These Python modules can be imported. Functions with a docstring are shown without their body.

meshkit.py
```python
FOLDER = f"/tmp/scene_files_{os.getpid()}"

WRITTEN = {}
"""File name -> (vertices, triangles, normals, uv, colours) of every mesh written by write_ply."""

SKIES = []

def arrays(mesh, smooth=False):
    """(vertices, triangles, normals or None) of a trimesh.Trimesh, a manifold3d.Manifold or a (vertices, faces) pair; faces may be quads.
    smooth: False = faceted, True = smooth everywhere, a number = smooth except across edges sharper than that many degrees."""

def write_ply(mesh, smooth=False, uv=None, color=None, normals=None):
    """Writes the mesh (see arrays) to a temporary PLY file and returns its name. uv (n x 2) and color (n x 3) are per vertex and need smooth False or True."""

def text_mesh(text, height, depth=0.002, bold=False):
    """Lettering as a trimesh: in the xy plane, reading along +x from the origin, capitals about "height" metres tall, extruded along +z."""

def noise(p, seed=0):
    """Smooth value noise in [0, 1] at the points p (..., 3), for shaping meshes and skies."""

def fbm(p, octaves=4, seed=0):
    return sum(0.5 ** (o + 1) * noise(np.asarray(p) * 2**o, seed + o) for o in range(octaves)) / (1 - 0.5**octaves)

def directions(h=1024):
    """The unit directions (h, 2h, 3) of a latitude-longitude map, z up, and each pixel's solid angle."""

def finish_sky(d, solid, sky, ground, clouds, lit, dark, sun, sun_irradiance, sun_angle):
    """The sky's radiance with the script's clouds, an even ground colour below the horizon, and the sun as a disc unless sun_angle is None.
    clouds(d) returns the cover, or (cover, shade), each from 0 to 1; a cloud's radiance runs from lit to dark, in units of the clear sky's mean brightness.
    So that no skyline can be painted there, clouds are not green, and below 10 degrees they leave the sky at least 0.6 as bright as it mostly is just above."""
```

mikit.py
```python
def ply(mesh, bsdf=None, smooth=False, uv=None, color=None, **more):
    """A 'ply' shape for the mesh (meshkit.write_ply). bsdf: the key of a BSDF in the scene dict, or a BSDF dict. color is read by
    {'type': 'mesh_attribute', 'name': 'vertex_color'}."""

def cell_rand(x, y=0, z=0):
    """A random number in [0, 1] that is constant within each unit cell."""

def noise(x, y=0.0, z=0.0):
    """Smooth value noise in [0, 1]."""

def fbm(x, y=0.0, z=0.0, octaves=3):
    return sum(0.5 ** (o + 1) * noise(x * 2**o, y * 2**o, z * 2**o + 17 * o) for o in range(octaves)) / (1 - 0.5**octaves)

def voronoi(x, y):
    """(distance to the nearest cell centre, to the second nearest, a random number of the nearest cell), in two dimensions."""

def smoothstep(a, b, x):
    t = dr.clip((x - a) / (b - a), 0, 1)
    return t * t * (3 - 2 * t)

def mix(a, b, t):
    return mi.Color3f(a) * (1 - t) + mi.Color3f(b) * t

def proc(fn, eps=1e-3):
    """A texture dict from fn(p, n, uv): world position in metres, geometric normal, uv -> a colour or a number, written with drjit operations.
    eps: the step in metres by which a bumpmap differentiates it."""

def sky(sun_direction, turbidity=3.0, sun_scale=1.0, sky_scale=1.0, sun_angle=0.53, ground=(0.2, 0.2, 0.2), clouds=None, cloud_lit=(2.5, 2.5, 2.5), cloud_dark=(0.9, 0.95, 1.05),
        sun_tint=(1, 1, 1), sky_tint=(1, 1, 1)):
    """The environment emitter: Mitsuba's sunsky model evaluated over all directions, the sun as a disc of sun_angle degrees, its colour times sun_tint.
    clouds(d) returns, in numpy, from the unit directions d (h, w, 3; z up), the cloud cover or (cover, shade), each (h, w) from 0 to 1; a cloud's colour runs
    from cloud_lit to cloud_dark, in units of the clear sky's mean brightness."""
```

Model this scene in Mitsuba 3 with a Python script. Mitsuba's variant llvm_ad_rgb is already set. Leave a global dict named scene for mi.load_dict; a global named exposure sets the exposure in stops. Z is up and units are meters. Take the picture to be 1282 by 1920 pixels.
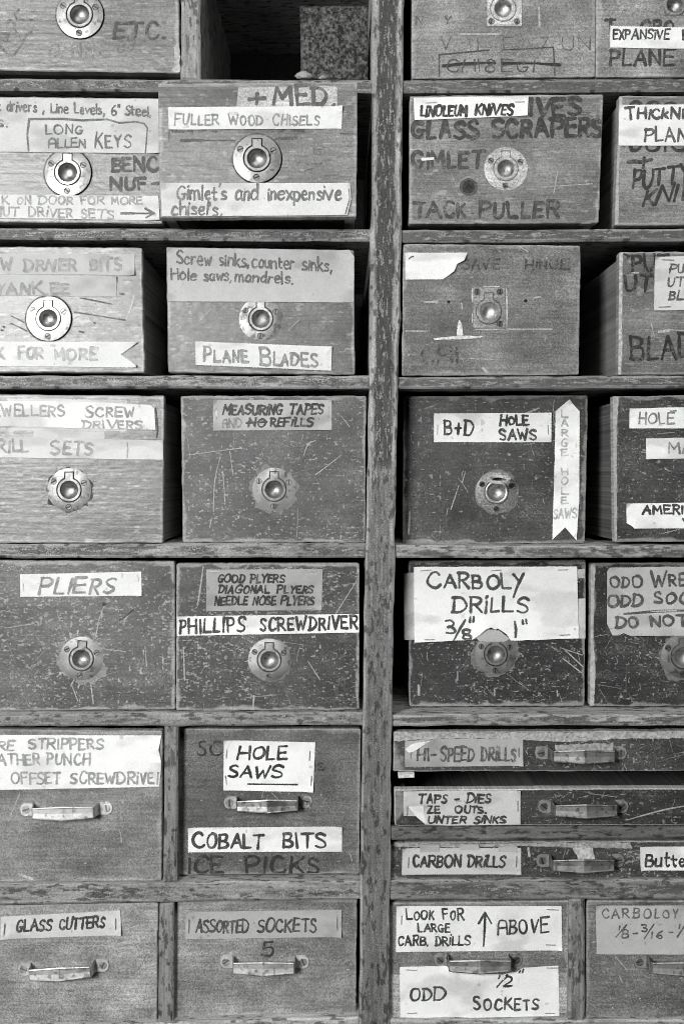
import math, random, re
import numpy as np, trimesh, drjit as dr, mitsuba as mi, mikit, meshkit
import shapely
from shapely.geometry import Polygon, LineString, Point, box as sbox
from shapely.ops import unary_union
from mikit import noise, fbm, smoothstep, cell_rand

T = mi.ScalarTransform4f
S, D, CX, CY = 0.00058, 1.5, 641.0, 900.0      # metres per photo pixel at the cabinet face, lens distance, optical axis
rng = random.Random(7)
scene, labels = {}, {}

# ---------------------------------------------------------------- camera, lamps, exposure
scene['camera'] = {'type': 'perspective', 'fov_axis': 'x', 'fov': math.degrees(2 * math.atan(641 * S / D)),
                   'near_clip': 0.05, 'far_clip': 50.0, 'principal_point_offset_y': (960 - CY) / 1920.0,
                   'to_world': T().look_at(origin=[0, -D, 0], target=[0, 0, 0], up=[0, 0, 1])}
exposure = 0.74
def lamp(key, pos, target, w, h, power, label):
    scene[key] = {'type': 'rectangle', 'to_world': T().look_at(origin=pos, target=target, up=[0, 0, 1]).scale([w / 2, h / 2, 1]),
                  'bsdf': {'type': 'diffuse', 'reflectance': {'type': 'rgb', 'value': 0.1}},
                  'emitter': {'type': 'area', 'radiance': {'type': 'rgb', 'value': [power * 0.992, power, power * 0.985]}}}
    labels[key] = {'label': label, 'category': 'lamp'}
lamp('photo_lamp', [-1.2, -3.0, 0.56], [0.0, 0, -0.1], 0.7, 0.7, 44.0, 'white square photo lamp standing left of the camera')
lamp('fill_lamp', [0.3, -1.9, 2.1], [0, -0.4, 0], 1.2, 1.2, 3.0, 'wide white fill lamp added out of view above and in front of the cabinet')  # added overhead fill to lift the dark gaps, no such fixture is seen

# ---------------------------------------------------------------- coordinates and keys
def P(px, py, y=0.0):
    k = S * (D + y) / D
    return np.array([(px - CX) * k, (CY - py) * k])
def PP(pts, y=0.0):
    return np.array([P(a, b, y) for a, b in pts])
def numbered(key):
    if not any(k == key or k.startswith(key + '__') for k in (*scene, *labels)):
        return key
    for i in range(1, 999):
        k = f'{key}_{i:03d}'
        if not any(q == k or q.startswith(k + '__') for q in (*scene, *labels)):
            return k
def A(alb): return int(round(31 * math.sqrt(max(alb, 0) / 0.9)))
def enc(st, ident=0, alb=0.5, b=0):
    st = np.asarray(st, float)
    return np.stack([np.clip(st[:, 0], -.6, 1.6) + 4 * ident, np.clip(st[:, 1], -.6, 1.6) + 4 * (A(alb) + 32 * b)], 1)
def dec(uv):
    i = dr.floor((uv.x + 1) / 4); q = dr.floor((uv.y + 1) / 4)
    b = dr.floor(q / 32); a = q - 32 * b
    return i, uv.x - 4 * i, uv.y - 4 * q, 0.9 * dr.square(a / 31), b
class Mesh:
    """collects triangles with uv"""
    def __init__(self): self.v, self.f, self.uv, self.n = [], [], [], 0
    def add(self, v, f, uv):
        self.v.append(np.asarray(v, float)); self.f.append(np.asarray(f, int) + self.n); self.uv.append(np.asarray(uv, float)); self.n += len(v)
    def put(self, parent, name, bsdf, smooth=False, **more):
        if not self.n: return None
        key = numbered(f'{parent}__{name}' if parent else name)
        m = trimesh.Trimesh(np.vstack(self.v), np.vstack(self.f), process=False)
        scene[key] = mikit.ply(m, bsdf, smooth=smooth, uv=np.vstack(self.uv))
        if more: labels[key] = more
        return key
def ring_ccw(p, ccw=True):
    p = np.asarray(p, float)
    a = 0.5 * np.sum(p[:, 0] * np.roll(p[:, 1], -1) - np.roll(p[:, 0], -1) * p[:, 1])
    return p if (a > 0) == ccw else p[::-1]
def densify(p, step):
    out = []
    for i in range(len(p)):
        a, b = p[i], p[(i + 1) % len(p)]
        n = max(1, int(np.ceil(np.linalg.norm(b - a) / step)))
        out += [a + (b - a) * k / n for k in range(n)]
    return np.array(out)
def wobble(p, amp, freq, seed):
    q = np.stack([p[:, 0] * freq, p[:, 1] * freq, np.full(len(p), seed * 3.1)], 1)
    return p + amp * np.stack([meshkit.fbm(q, 3, 1) - .5, meshkit.fbm(q + 50, 3, 2) - .5], 1) * 2
def inset(p, d):
    a, b = p - np.roll(p, 1, 0), np.roll(p, -1, 0) - p
    a /= np.linalg.norm(a, axis=1, keepdims=True) + 1e-12; b /= np.linalg.norm(b, axis=1, keepdims=True) + 1e-12
    n = np.stack([-(a + b)[:, 1], (a + b)[:, 0]], 1)
    n /= np.linalg.norm(n, axis=1, keepdims=True) + 1e-12
    c = np.maximum(0.5, np.sqrt(np.maximum(0, (1 + (a * b).sum(1)) / 2)))
    return p + n * (d / c)[:, None]
def tri_poly(ext, holes=()):
    v, f = trimesh.creation.triangulate_polygon(Polygon(ext, holes), engine='earcut')
    f = np.asarray(f); v = np.asarray(v)
    a = v[f]
    cr = np.cross(a[:, 1] - a[:, 0], a[:, 2] - a[:, 0])
    f[cr < 0] = f[cr < 0][:, ::-1]
    return v, f
def slab(m, ext, yf, yb, bevel, st=None, ident=0, alb=.3, b=0, edge=None, holes=(), back=True):
    """a board: outline ext in (x,z), front at yf (towards the camera), back at yb"""
    ext = ring_ccw(ext); holes = [ring_ccw(h, False) for h in holes]
    st = st or (lambda q: np.zeros((len(q), 2)) + .5)
    eal, eb = edge if edge else (alb, b)
    rings = [ext] + holes
    ins = [inset(r, bevel) for r in rings]
    v2, f = tri_poly(ins[0], ins[1:])
    m.add(np.stack([v2[:, 0], np.full(len(v2), yf), v2[:, 1]], 1), f, enc(st(v2), ident, alb, b))
    for r, q in zip(rings, ins):
        n = len(r); i = np.arange(n); j = (i + 1) % n
        for (p0, y0, p1, y1) in ((q, yf, r, yf + bevel), (r, yf + bevel, r, yb)):
            v = np.vstack([np.stack([p0[:, 0], np.full(n, y0), p0[:, 1]], 1), np.stack([p1[:, 0], np.full(n, y1), p1[:, 1]], 1)])
            f = np.vstack([np.stack([i, i + n, j + n], 1), np.stack([i, j + n, j], 1)])
            m.add(v, f, enc(np.vstack([st(p0), st(p1)]), ident, eal, eb))
    if back:
        v2, f = tri_poly(rings[0], rings[1:])
        m.add(np.stack([v2[:, 0], np.full(len(v2), yb), v2[:, 1]], 1), f[:, ::-1], enc(st(v2), ident, alb, b))
    return m
def quad_st(q):
    tl, tr, br, bl = q
    def st(p):
        tz = np.clip((p[:, 1] - bl[1]) / (tl[1] - bl[1]), -.3, 1.3)
        xl = bl[0] + (tl[0] - bl[0]) * tz; xr = br[0] + (tr[0] - br[0]) * tz
        s = (p[:, 0] - xl) / (xr - xl)
        zb = bl[1] + (br[1] - bl[1]) * s; zt = tl[1] + (tr[1] - tl[1]) * s
        return np.stack([s, (p[:, 1] - zb) / (zt - zb)], 1)
    return st

# ---------------------------------------------------------------- materials
def grey(v): return mi.Color3f(v, v * 1.004, v * 0.99)
def paint_col(p, n, uv):
    i, s, t, alb, b = dec(uv)
    x, z = p.x + i * 1.37, p.z + i * 0.61
    gr = noise(x * 950, z * 950, 3.0)
    st = fbm(x * 35, z * 620, 1.0, octaves=2)
    mo = fbm(x * 42, z * 60, 5.0, octaves=3)
    gm = fbm(x * 19, z * 24, 15.0, octaves=3)
    c = alb * (.42 + 1.16 * gm) * (0.62 + 0.76 * mo) * (0.72 + 0.56 * st) * (0.54 + 0.92 * gr)
    cov = smoothstep(.42, .66, fbm(x * 13, z * 17, 9.0, octaves=2))
    ch = fbm(x * 330, z * 560, 2.0, octaves=3)
    th = 0.84 - 0.032 * b - 0.10 * cov * (0.3 + 0.14 * b)
    chip = smoothstep(th, th + .09, ch)
    scf = smoothstep(.46, .80, fbm(x * 70, z * 100, 31.0, octaves=4)) * (.12 + .15 * b) * dr.square(gr) * (.4 + st)
    c = c + .16 * scf
    sp = smoothstep(.86, .93, noise(x * 330, z * 330, 7.0)) * smoothstep(.5, .62, noise(x * 40, z * 40, 8.0)) * dr.minimum(1, b * .25)
    d = dr.minimum(dr.minimum(s, 1 - s) * .2, dr.minimum(t, 1 - t) * .15)
    ew = smoothstep(.0035, .0005, d - .0085 * (fbm(x * 70, z * 70, 4.0, octaves=3) - .42)) * (0.25 + .1 * b)
    worn = dr.clip(dr.maximum(dr.maximum(chip * .62, sp * .8), ew), 0, 1)
    bare = .40 * (0.7 + .6 * st) * (.75 + .5 * gr)
    return grey(dr.clip(c * (1 - worn) + bare * worn, .012, .85))
def wood_col(p, n, uv):
    i, s, t, alb, b = dec(uv)
    x, z = p.x + i * 1.37, p.z + i * 0.61
    zz = z + .004 * (noise(x * 11, z * 30, 1.0) - .5)
    st = .35 + .3 * fbm(x * 9, zz * 420, 1.0, octaves=3)
    fine = noise(x * 60, z * 1400, 6.0)
    gr = noise(x * 950, z * 950, 3.0)
    mo = fbm(x * 16, z * 40, 5.0, octaves=3)
    gm = fbm(x * 26, z * 30, 15.0, octaves=3)
    c = alb * (0.4 + 1.2 * st) * (.80 + .40 * fine) * (.66 + .68 * gr) * (.6 + .8 * mo) * (.72 + .56 * gm)
    pore = smoothstep(.74, .82, fbm(x * 90, z * 420, 2.0, octaves=2)) * .3
    pale = smoothstep(.66, .8, fbm(x * 110, z * 300, 12.0, octaves=3)) * (.1 + .12 * b)
    d = dr.minimum(dr.minimum(s, 1 - s) * .2, dr.minimum(t, 1 - t) * .15)
    ew = smoothstep(.003, .0, d - .007 * (fbm(x * 70, z * 70, 4.0, octaves=3) - .42)) * .45
    c = c * (1 - pore)
    w = dr.clip(pale + ew, 0, 1)
    return grey(dr.clip(c * (1 - w) + .46 * (.7 + .6 * fine) * w, .012, .85))
def frame_col(p, n, uv):
    i, s, t, alb, b = dec(uv)
    up = (i - 2 * dr.floor(i / 2)) > .5            # odd numbers stand upright
    al, ac = dr.select(up, p.z, p.x) + i * 1.7, dr.select(up, p.x, p.z) + p.y * .7
    gr = noise(p.x * 950, p.z * 950, p.y * 700)
    st = fbm(al * 28, ac * 520, 1.0, octaves=2)
    bare = .88 * alb * (.58 + .84 * st) * (.66 + .68 * gr) * (.75 + .5 * fbm(al * 20, ac * 40, 3.0))
    bare = bare * (1 - .7 * smoothstep(.56, .74, fbm(al * 110, ac * 300, 21.0, octaves=3)))
    e = dr.minimum(t, 1 - t)
    core = smoothstep(.10, .26, e + .26 * (fbm(al * 30, ac * 150, 2.0, octaves=3) - .5))
    th = .70 - .115 * b
    cover = smoothstep(th - .13, th + .13, fbm(al * 34, ac * 150, 11.0, octaves=3) * .7 + .3 * fbm(al * 150, ac * 600, 12.0))
    low = dr.select(b > 4.5, smoothstep(.44, .60, s + .30 * (fbm(al * 30, ac * 50, 33.0, octaves=3) - .5)), 0)   # the post lost its paint further down
    bare = bare * (1 - .45 * low)
    dark = core * cover * .92 * (1 - .75 * low)
    fl = smoothstep(.56, .70, fbm(al * 110, ac * 650, 14.0, octaves=3) * .8 + gr * .2)
    dk = dr.select(b > 4.5, .016, .075) * (.3 + 1.4 * gr) + dr.select(b > 4.5, .20, .18) * fl * (.4 + gr)
    return grey(dr.clip(bare * (1 - dark) + dk * dark, .012, .85))
def paper_col(p, n, uv):
    i, s, t, alb, b = dec(uv)
    x, z = p.x + i * .77, p.z
    f = .96 + .12 * fbm(x * 60, z * 60, 2.0) + .15 * (noise(x * 950, z * 950, 4.0) - .5)
    sp = smoothstep(.78, .86, fbm(x * 120, z * 150, 6.0, octaves=3)) * .3
    sm = smoothstep(.55, .75, fbm(x * 22, z * 45, 8.0, octaves=3)) * .22
    return grey(dr.clip(alb * f * (1 - sp) * (1 - sm), .01, .88))
def ink_col(p, n, uv):
    i, s, t, alb, b = dec(uv)
    x, z = p.x + i * .77, p.z
    w = fbm(x * 260, z * 260, 2.0, octaves=2)
    c = alb * (.5 + 1.0 * w) + .07 * smoothstep(.52, .74, fbm(x * 120, z * 120, 9.0, octaves=2)) * smoothstep(.35, .6, noise(x * 700, z * 700, 3.0)) + .028 * b * smoothstep(.52, .68, fbm(x * 420, z * 420, 5.0, octaves=2))
    return grey(dr.clip(c, .012, .8))
def metal_col(p, n, uv):
    i, s, t, alb, b = dec(uv)
    w = fbm(p.x * 110 + i, p.z * 110, p.y * 110, octaves=3)
    f = noise(p.x * 700, p.z * 700, p.y * 500)
    spot = smoothstep(.60, .74, fbm(p.x * 260 + i, p.z * 260, p.y * 200, octaves=2)) * .5
    return grey(dr.clip(alb * (.55 + .8 * w) * (.86 + .28 * f) * (1 - spot), .02, .9))
def metal_rough(p, n, uv):
    i, s, t, alb, b = dec(uv)
    return dr.clip(.20 + .075 * b + .28 * (fbm(p.x * 90 + i, p.z * 90, p.y * 90, octaves=2) - .3), .16, .8)
def fibre_col(p, n, uv):
    w = noise(p.x * 330, p.z * 330, p.y * 330)
    w2 = noise(p.x * 520, p.z * 400, 4.0)
    w3 = noise(p.x * 950, p.z * 950, 8.0)
    return grey(dr.clip(.022 + .15 * smoothstep(.3, 1.0, w * .45 + w2 * .3 + w3 * .35), .01, .6))
def dust_col(p, n, uv):
    i, s, t, alb, b = dec(uv)
    return grey(dr.clip(alb * (.6 + .8 * noise(p.x * 500, p.z * 500, p.y * 300)), .01, .8))
def paint_bump(p, n, uv): return fbm(p.x * 140, p.z * 330, p.y * 140, octaves=3) + .25 * noise(p.x * 900, p.z * 900, 1.0)
def wood_bump(p, n, uv): return fbm(p.x * 24, p.z * 420, p.y * 200, octaves=3) + .8 * fbm(p.x * 160, p.z * 260, 3.0, octaves=2)
def frame_bump(p, n, uv): return fbm(p.x * 150, p.z * 150, p.y * 150, octaves=3)
def metal_bump(p, n, uv): return fbm(p.x * 240, p.z * 240, p.y * 240, octaves=2)
def paper_bump(p, n, uv): return fbm(p.x * 70, p.z * 70, 2.0, octaves=3)
def mat(key, col, rough, spec=.5, metal=0.0, bump=None, scale=0.0, **k):
    d = {'type': 'principled', 'base_color': mikit.proc(col), 'roughness': rough if isinstance(rough, float) else mikit.proc(rough), 'metallic': metal, **k}
    if not metal: d['specular'] = spec
    if bump: d = {'type': 'bumpmap', 'arbitrary': mikit.proc(bump, 6e-4), 'scale': scale, 'bsdf': d}
    scene[key] = {'type': 'twosided', 'bsdf': d}
mat('worn_paint', paint_col, .46, .5, bump=paint_bump, scale=.00022)
mat('bare_wood', wood_col, .36, .55, bump=wood_bump, scale=.0002)
mat('frame_wood', frame_col, .55, .4, bump=frame_bump, scale=.0006)
mat('paper', paper_col, .55, .4, bump=paper_bump, scale=.0016)
mat('ink', ink_col, .5, .4)
mat('metal', metal_col, metal_rough, metal=1.0, bump=metal_bump, scale=.00012)
mat('dull_metal', paint_col, .38, .6, bump=metal_bump, scale=.00025)
mat('fibre', fibre_col, .9, .1)
mat('plain_wood', dust_col, .8, .2)

# ---------------------------------------------------------------- hand lettering: one-line strokes, ~ = smooth curve
G = {
 'A': (.66, '0,0 .33,1 .68,0|.12,.36 .56,.38'), '@': (.6, '~0,0 .03,.7 .14,.97 .42,1 .56,.8 .6,0|.02,.45 .6,.46'),
 'B': (.58, '0,0 .02,1|~0,1 .4,.98 .5,.78 .36,.56 0,.52|~0,.52 .45,.48 .58,.26 .42,.03 -.02,0'),
 'C': (.62, '~.6,.84 .45,1 .2,.95 .03,.6 .05,.25 .25,.01 .5,.03 .63,.18'), 'D': (.6, '0,0 .03,1|~-.06,1 .35,.95 .6,.62 .55,.28 .3,.03 -.05,0'),
 'E': (.5, '.5,1 0,1 0,0 .52,.02|0,.52 .42,.53'), 'F': (.48, '0,0 0,1 .5,1|0,.52 .4,.53'),
 'G': (.64, '~.58,.86 .42,1 .18,.95 .02,.6 .05,.22 .25,.01 .5,.06 .6,.4|.36,.42 .66,.42'), 'H': (.58, '0,0 .02,1|.58,0 .56,1|0,.5 .58,.52'),
 'I': (.06, '.03,0 .03,1'), '!': (.06, '.0,0 .06,.72|.1,1.02 .12,1.06'), 'J': (.4, '~.36,1 .38,.3 .25,0 .05,.08'),
 'K': (.56, '0,0 .02,1|.54,1 .03,.45|.16,.55 .58,0'), 'L': (.46, '0,1 .01,0 .48,.02'),
 'M': (.76, '0,0 .06,1 .38,.35 .7,1 .76,0'), 'N': (.6, '0,0 .04,1 .56,0 .6,1'),
 'O': (.66, '~.33,1 .08,.85 0,.45 .12,.08 .38,0 .62,.25 .65,.65 .5,.94 .3,1'), 'P': (.52, '0,0 .02,1|~-.04,1 .4,.98 .54,.76 .4,.52 .02,.46'),
 'Q': (.66, '~.33,1 .05,.8 .05,.2 .33,0 .62,.25 .62,.75 .33,1|.4,.25 .7,-.08'), 'R': (.56, '0,0 .02,1|~-.04,1 .4,.98 .52,.76 .38,.54 .03,.5|.2,.5 .58,0'),
 'S': (.52, '~.5,.88 .32,1 .08,.9 .05,.68 .26,.52 .48,.36 .48,.12 .25,0 0,.1'), 'T': (.6, '-.02,1 .62,1.02|.31,1 .29,0'),
 'U': (.58, '~0,1 .01,.35 .12,.04 .36,.01 .52,.2 .56,.6 .57,1'), 'V': (.6, '0,1 .3,0 .62,1'), 'W': (.84, '0,1 .2,0 .42,.7 .62,0 .86,1.02'),
 'X': (.56, '0,0 .56,1|0,1 .56,0'), 'Y': (.56, '0,1 .28,.5 .58,1|.28,.5 .26,0'), 'Z': (.54, '0,1 .52,1 0,0 .56,0'),
 '0': (.5, '~.25,1 .02,.7 .03,.2 .25,0 .48,.25 .48,.75 .25,1'), '1': (.08, '.05,0 .06,1'), '2': (.5, '~.03,.8 .2,1 .44,.88 .4,.55 .02,.02|.02,.02 .54,.03'),
 '3': (.5, '~.04,.95 .3,1 .44,.8 .3,.56 .16,.53|~.16,.53 .42,.45 .5,.22 .3,.02 0,.08'), '4': (.52, '.36,0 .4,1 0,.35 .54,.36'), '5': (.5, '.48,1 .08,1 .05,.56|~.05,.56 .35,.6 .5,.32 .35,.03 0,.05'),
 '6': (.5, '~.42,1 .12,.68 .02,.3 .2,.01 .44,.1 .46,.36 .26,.46 .04,.28'), '7': (.48, '0,1 .46,1 .15,0'), '8': (.5, '~.44,.86 .25,1 .06,.84 .14,.6 .42,.36 .44,.1 .22,0 .03,.15 .1,.42 .38,.62 .44,.86'),
 'a': (.46, '~.4,.55 .2,.62 .02,.4 .05,.1 .22,.02 .38,.2 .41,.6 .4,.2 .48,.0'), 'c': (.42, '~.4,.52 .22,.62 .03,.4 .05,.1 .25,0 .42,.1'),
 'd': (.46, '~.4,.5 .2,.62 .02,.4 .05,.08 .22,.01 .38,.2|.42,1.05 .42,0'), 'e': (.44, '~.04,.33 .4,.38 .32,.6 .1,.56 .02,.25 .18,0 .42,.08'),
 'g': (.46, '~.4,.55 .2,.62 .02,.4 .06,.12 .24,.05 .38,.2 .41,.6 .4,-.15 .2,-.35 .02,-.25'), 'h': (.44, '.02,1.05 0,0|~0,.4 .2,.6 .38,.5 .41,0'),
 'i': (.05, '.0,0 .03,.6|.04,.82 .05,.86'), 'k': (.44, '.02,1.05 0,0|.38,.6 .02,.25|.12,.32 .44,0'), 'l': (.06, '.03,1.05 .04,0'),
 'm': (.66, '0,0 .02,.6|~.02,.4 .18,.6 .31,.45 .32,0|~.32,.4 .5,.6 .62,.45 .64,0'), 'n': (.44, '0,0 .02,.6|~.02,.4 .22,.6 .38,.48 .41,0'),
 'o': (.46, '~.22,.62 .02,.42 .05,.1 .24,0 .44,.2 .42,.48 .22,.62'), 'p': (.46, '.02,.6 0,-.35|~.02,.5 .22,.62 .43,.42 .4,.12 .2,.0 .02,.12'),
 'r': (.34, '0,0 .02,.6|~.02,.38 .14,.56 .34,.58'), 's': (.36, '~.33,.54 .18,.62 .04,.5 .14,.34 .34,.22 .28,.03 .02,.04'),
 't': (.34, '~.16,.95 .14,.2 .2,.02 .34,.06|.0,.6 .34,.62'), 'u': (.44, '~0,.6 .02,.15 .15,.0 .36,.15 .4,.6|.4,.6 .42,0'), 'v': (.42, '0,.6 .2,0 .44,.6'),
 'w': (.6, '0,.6 .15,0 .3,.45 .45,0 .62,.6'), 'x': (.42, '0,0 .42,.6|0,.6 .42,0'), 'y': (.44, '0,.6 .2,.05|.44,.6 .1,-.35'),
 '.': (.06, '.02,.0 .05,.03'), ',': (.1, '.08,.06 .0,-.2'), "'": (.06, '.04,1.05 .02,.8'), '"': (.2, '.03,1.08 .0,.8|.2,1.08 .16,.8'),
 '-': (.4, '0,.45 .38,.48'), '+': (.5, '0,.45 .5,.5|.25,.8 .24,.1'), '/': (.5, '-.06,-.2 .5,1.1'), ' ': (.42, ''),
}
def catmull(p, n=5):
    p = np.asarray(p, float); q = np.vstack([2 * p[0] - p[1], p, 2 * p[-1] - p[-2]]); out = []
    for i in range(len(p) - 1):
        a, b, c, d = q[i:i + 4]
        for t in np.arange(n) / n:
            out.append(.5 * (2 * b + (c - a) * t + (2 * a - 5 * b + 4 * c - d) * t * t + (3 * b - a - 3 * c + d) * t ** 3))
    return np.array(out + [p[-1]])
def glyph(ch):
    w, code = G[ch]; out = []
    for st in code.split('|'):
        if st:
            pts = np.array([[float(a) for a in q.split(',')] for q in st.lstrip('~').split()])
            out.append((pts, st[0] == '~'))
    return w, out
class Ink(list): pass
def singles(texts):
    for st, *rest in texts:
        for one in ([st] if isinstance(st, Ink) else [[q] for q in st]): yield (one, *rest)
def write(text, x0, x1, yb, h, yb1=None, slant=0.0, caps=0, gap=.24, seed=1):
    """strokes in photo pixels for text whose ink runs from x0 to x1 on the baseline yb..yb1; caps: lower case becomes small capitals"""
    r = random.Random(f'{text}{x0}{seed}'); x, got = 0.0, []
    for ch in text:
        sc = 1.0
        if caps and ch.islower(): ch, sc = ch.upper(), caps
        w, sts = glyph(ch)
        sc *= r.uniform(.9, 1.1); dy = r.uniform(-.045, .04); sh = slant + r.uniform(-.08, .08); wx = r.uniform(.86, 1.12)
        for pts, sm in sts:
            q = pts + np.array([[r.gauss(0, .022), r.gauss(0, .022)] for _ in pts])
            q = catmull(q) if sm and len(q) > 2 else q
            got.append(np.stack([x + (q[:, 0] * wx + q[:, 1] * sh) * sc, q[:, 1] * sc + dy], 1))
        x += (w * wx) * sc + gap * r.uniform(.85, 1.15)
    al = np.vstack(got); lo, hi = al[:, 0].min(), al[:, 0].max()
    yb1 = yb if yb1 is None else yb1; out = []
    for q in got:
        f = (q[:, 0] - lo) / max(hi - lo, 1e-6)
        out.append(np.stack([x0 + f * (x1 - x0), yb + f * (yb1 - yb) - q[:, 1] * h], 1))
    return Ink(out)
def strokes_to_poly(strokes, w, r):
    w = w * 1.22
    polys = []
    for q in strokes:
        q = np.asarray(q, float)
        if len(q) == 1 or np.ptp(q, axis=0).max() < .5: polys.append(Point(*q.mean(0)).buffer(w * .6, 6)); continue
        ln = LineString(q).segmentize(9.0); c = np.array(ln.coords)
        n = len(c); ws = w * (1 + .24 * np.sin(np.linspace(0, 3 + 3 * r.random(), n) + 6 * r.random()) + np.array([r.uniform(-.07, .07) for _ in range(n)]))
        for k in range(n - 1):
            a, b = Point(*c[k]).buffer(ws[k] / 2, 5), Point(*c[k + 1]).buffer(ws[k + 1] / 2, 5)
            polys.append(unary_union([a, b]).convex_hull)
    return unary_union(polys)

# ---------------------------------------------------------------- papers and marks on a drawer front
def sheet_fn(seed, amp):
    def f(xz):
        q = np.stack([xz[:, 0] * 17, xz[:, 1] * 21, np.full(len(xz), seed * 7.3)], 1)
        return amp * (meshkit.fbm(q, 2, 3))
    return f
def flat_fn(c): return lambda xz: np.full(len(xz), c)
def mesh_flat(m, poly, y, height, ident, alb, b, skirt=0.0, cell=None):
    """a thin sheet over the plane y following height(x,z) towards the camera; poly in metres (shapely)"""
    geoms = []
    for g in getattr(poly, 'geoms', [poly]):
        if g.is_empty or g.geom_type != 'Polygon': continue
        if cell:
            x0, z0, x1, z1 = g.bounds
            nx, nz = max(1, int((x1 - x0) / cell)), max(1, int((z1 - z0) / cell))
            for i in range(nx):
                for j in range(nz):
                    c = g.intersection(sbox(x0 + (x1 - x0) * i / nx, z0 + (z1 - z0) * j / nz, x0 + (x1 - x0) * (i + 1) / nx, z0 + (z1 - z0) * (j + 1) / nz))
                    geoms += [q for q in getattr(c, 'geoms', [c]) if q.geom_type == 'Polygon' and q.area > 1e-9]
        else: geoms.append(g)
        if skirt:
            r = densify(ring_ccw(np.array(g.exterior.coords)[:-1]), .004); n = len(r); i = np.arange(n); j = (i + 1) % n
            hh = height(r)
            v = np.vstack([np.stack([r[:, 0], y - hh, r[:, 1]], 1), np.stack([r[:, 0], y - hh + skirt, r[:, 1]], 1)])
            m.add(v, np.vstack([np.stack([i, i + n, j + n], 1), np.stack([i, j + n, j], 1)]), enc(np.full((2 * n, 2), .5), ident, alb, b))
    for g in geoms:
        v2, f = tri_poly(np.array(g.exterior.coords)[:-1], [np.array(h.coords)[:-1] for h in g.interiors])
        m.add(np.stack([v2[:, 0], y - height(v2), v2[:, 1]], 1), f, enc(np.full((len(v2), 2), .5), ident, alb, b))
def to_m(poly, y):
    k = S * (D + y) / D
    return shapely.affinity.affine_transform(poly, [k, 0, 0, -k, -CX * k, CY * k])
import shapely.affinity
ids = [0]
def next_id():
    ids[0] += 1; return ids[0] % 60

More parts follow.
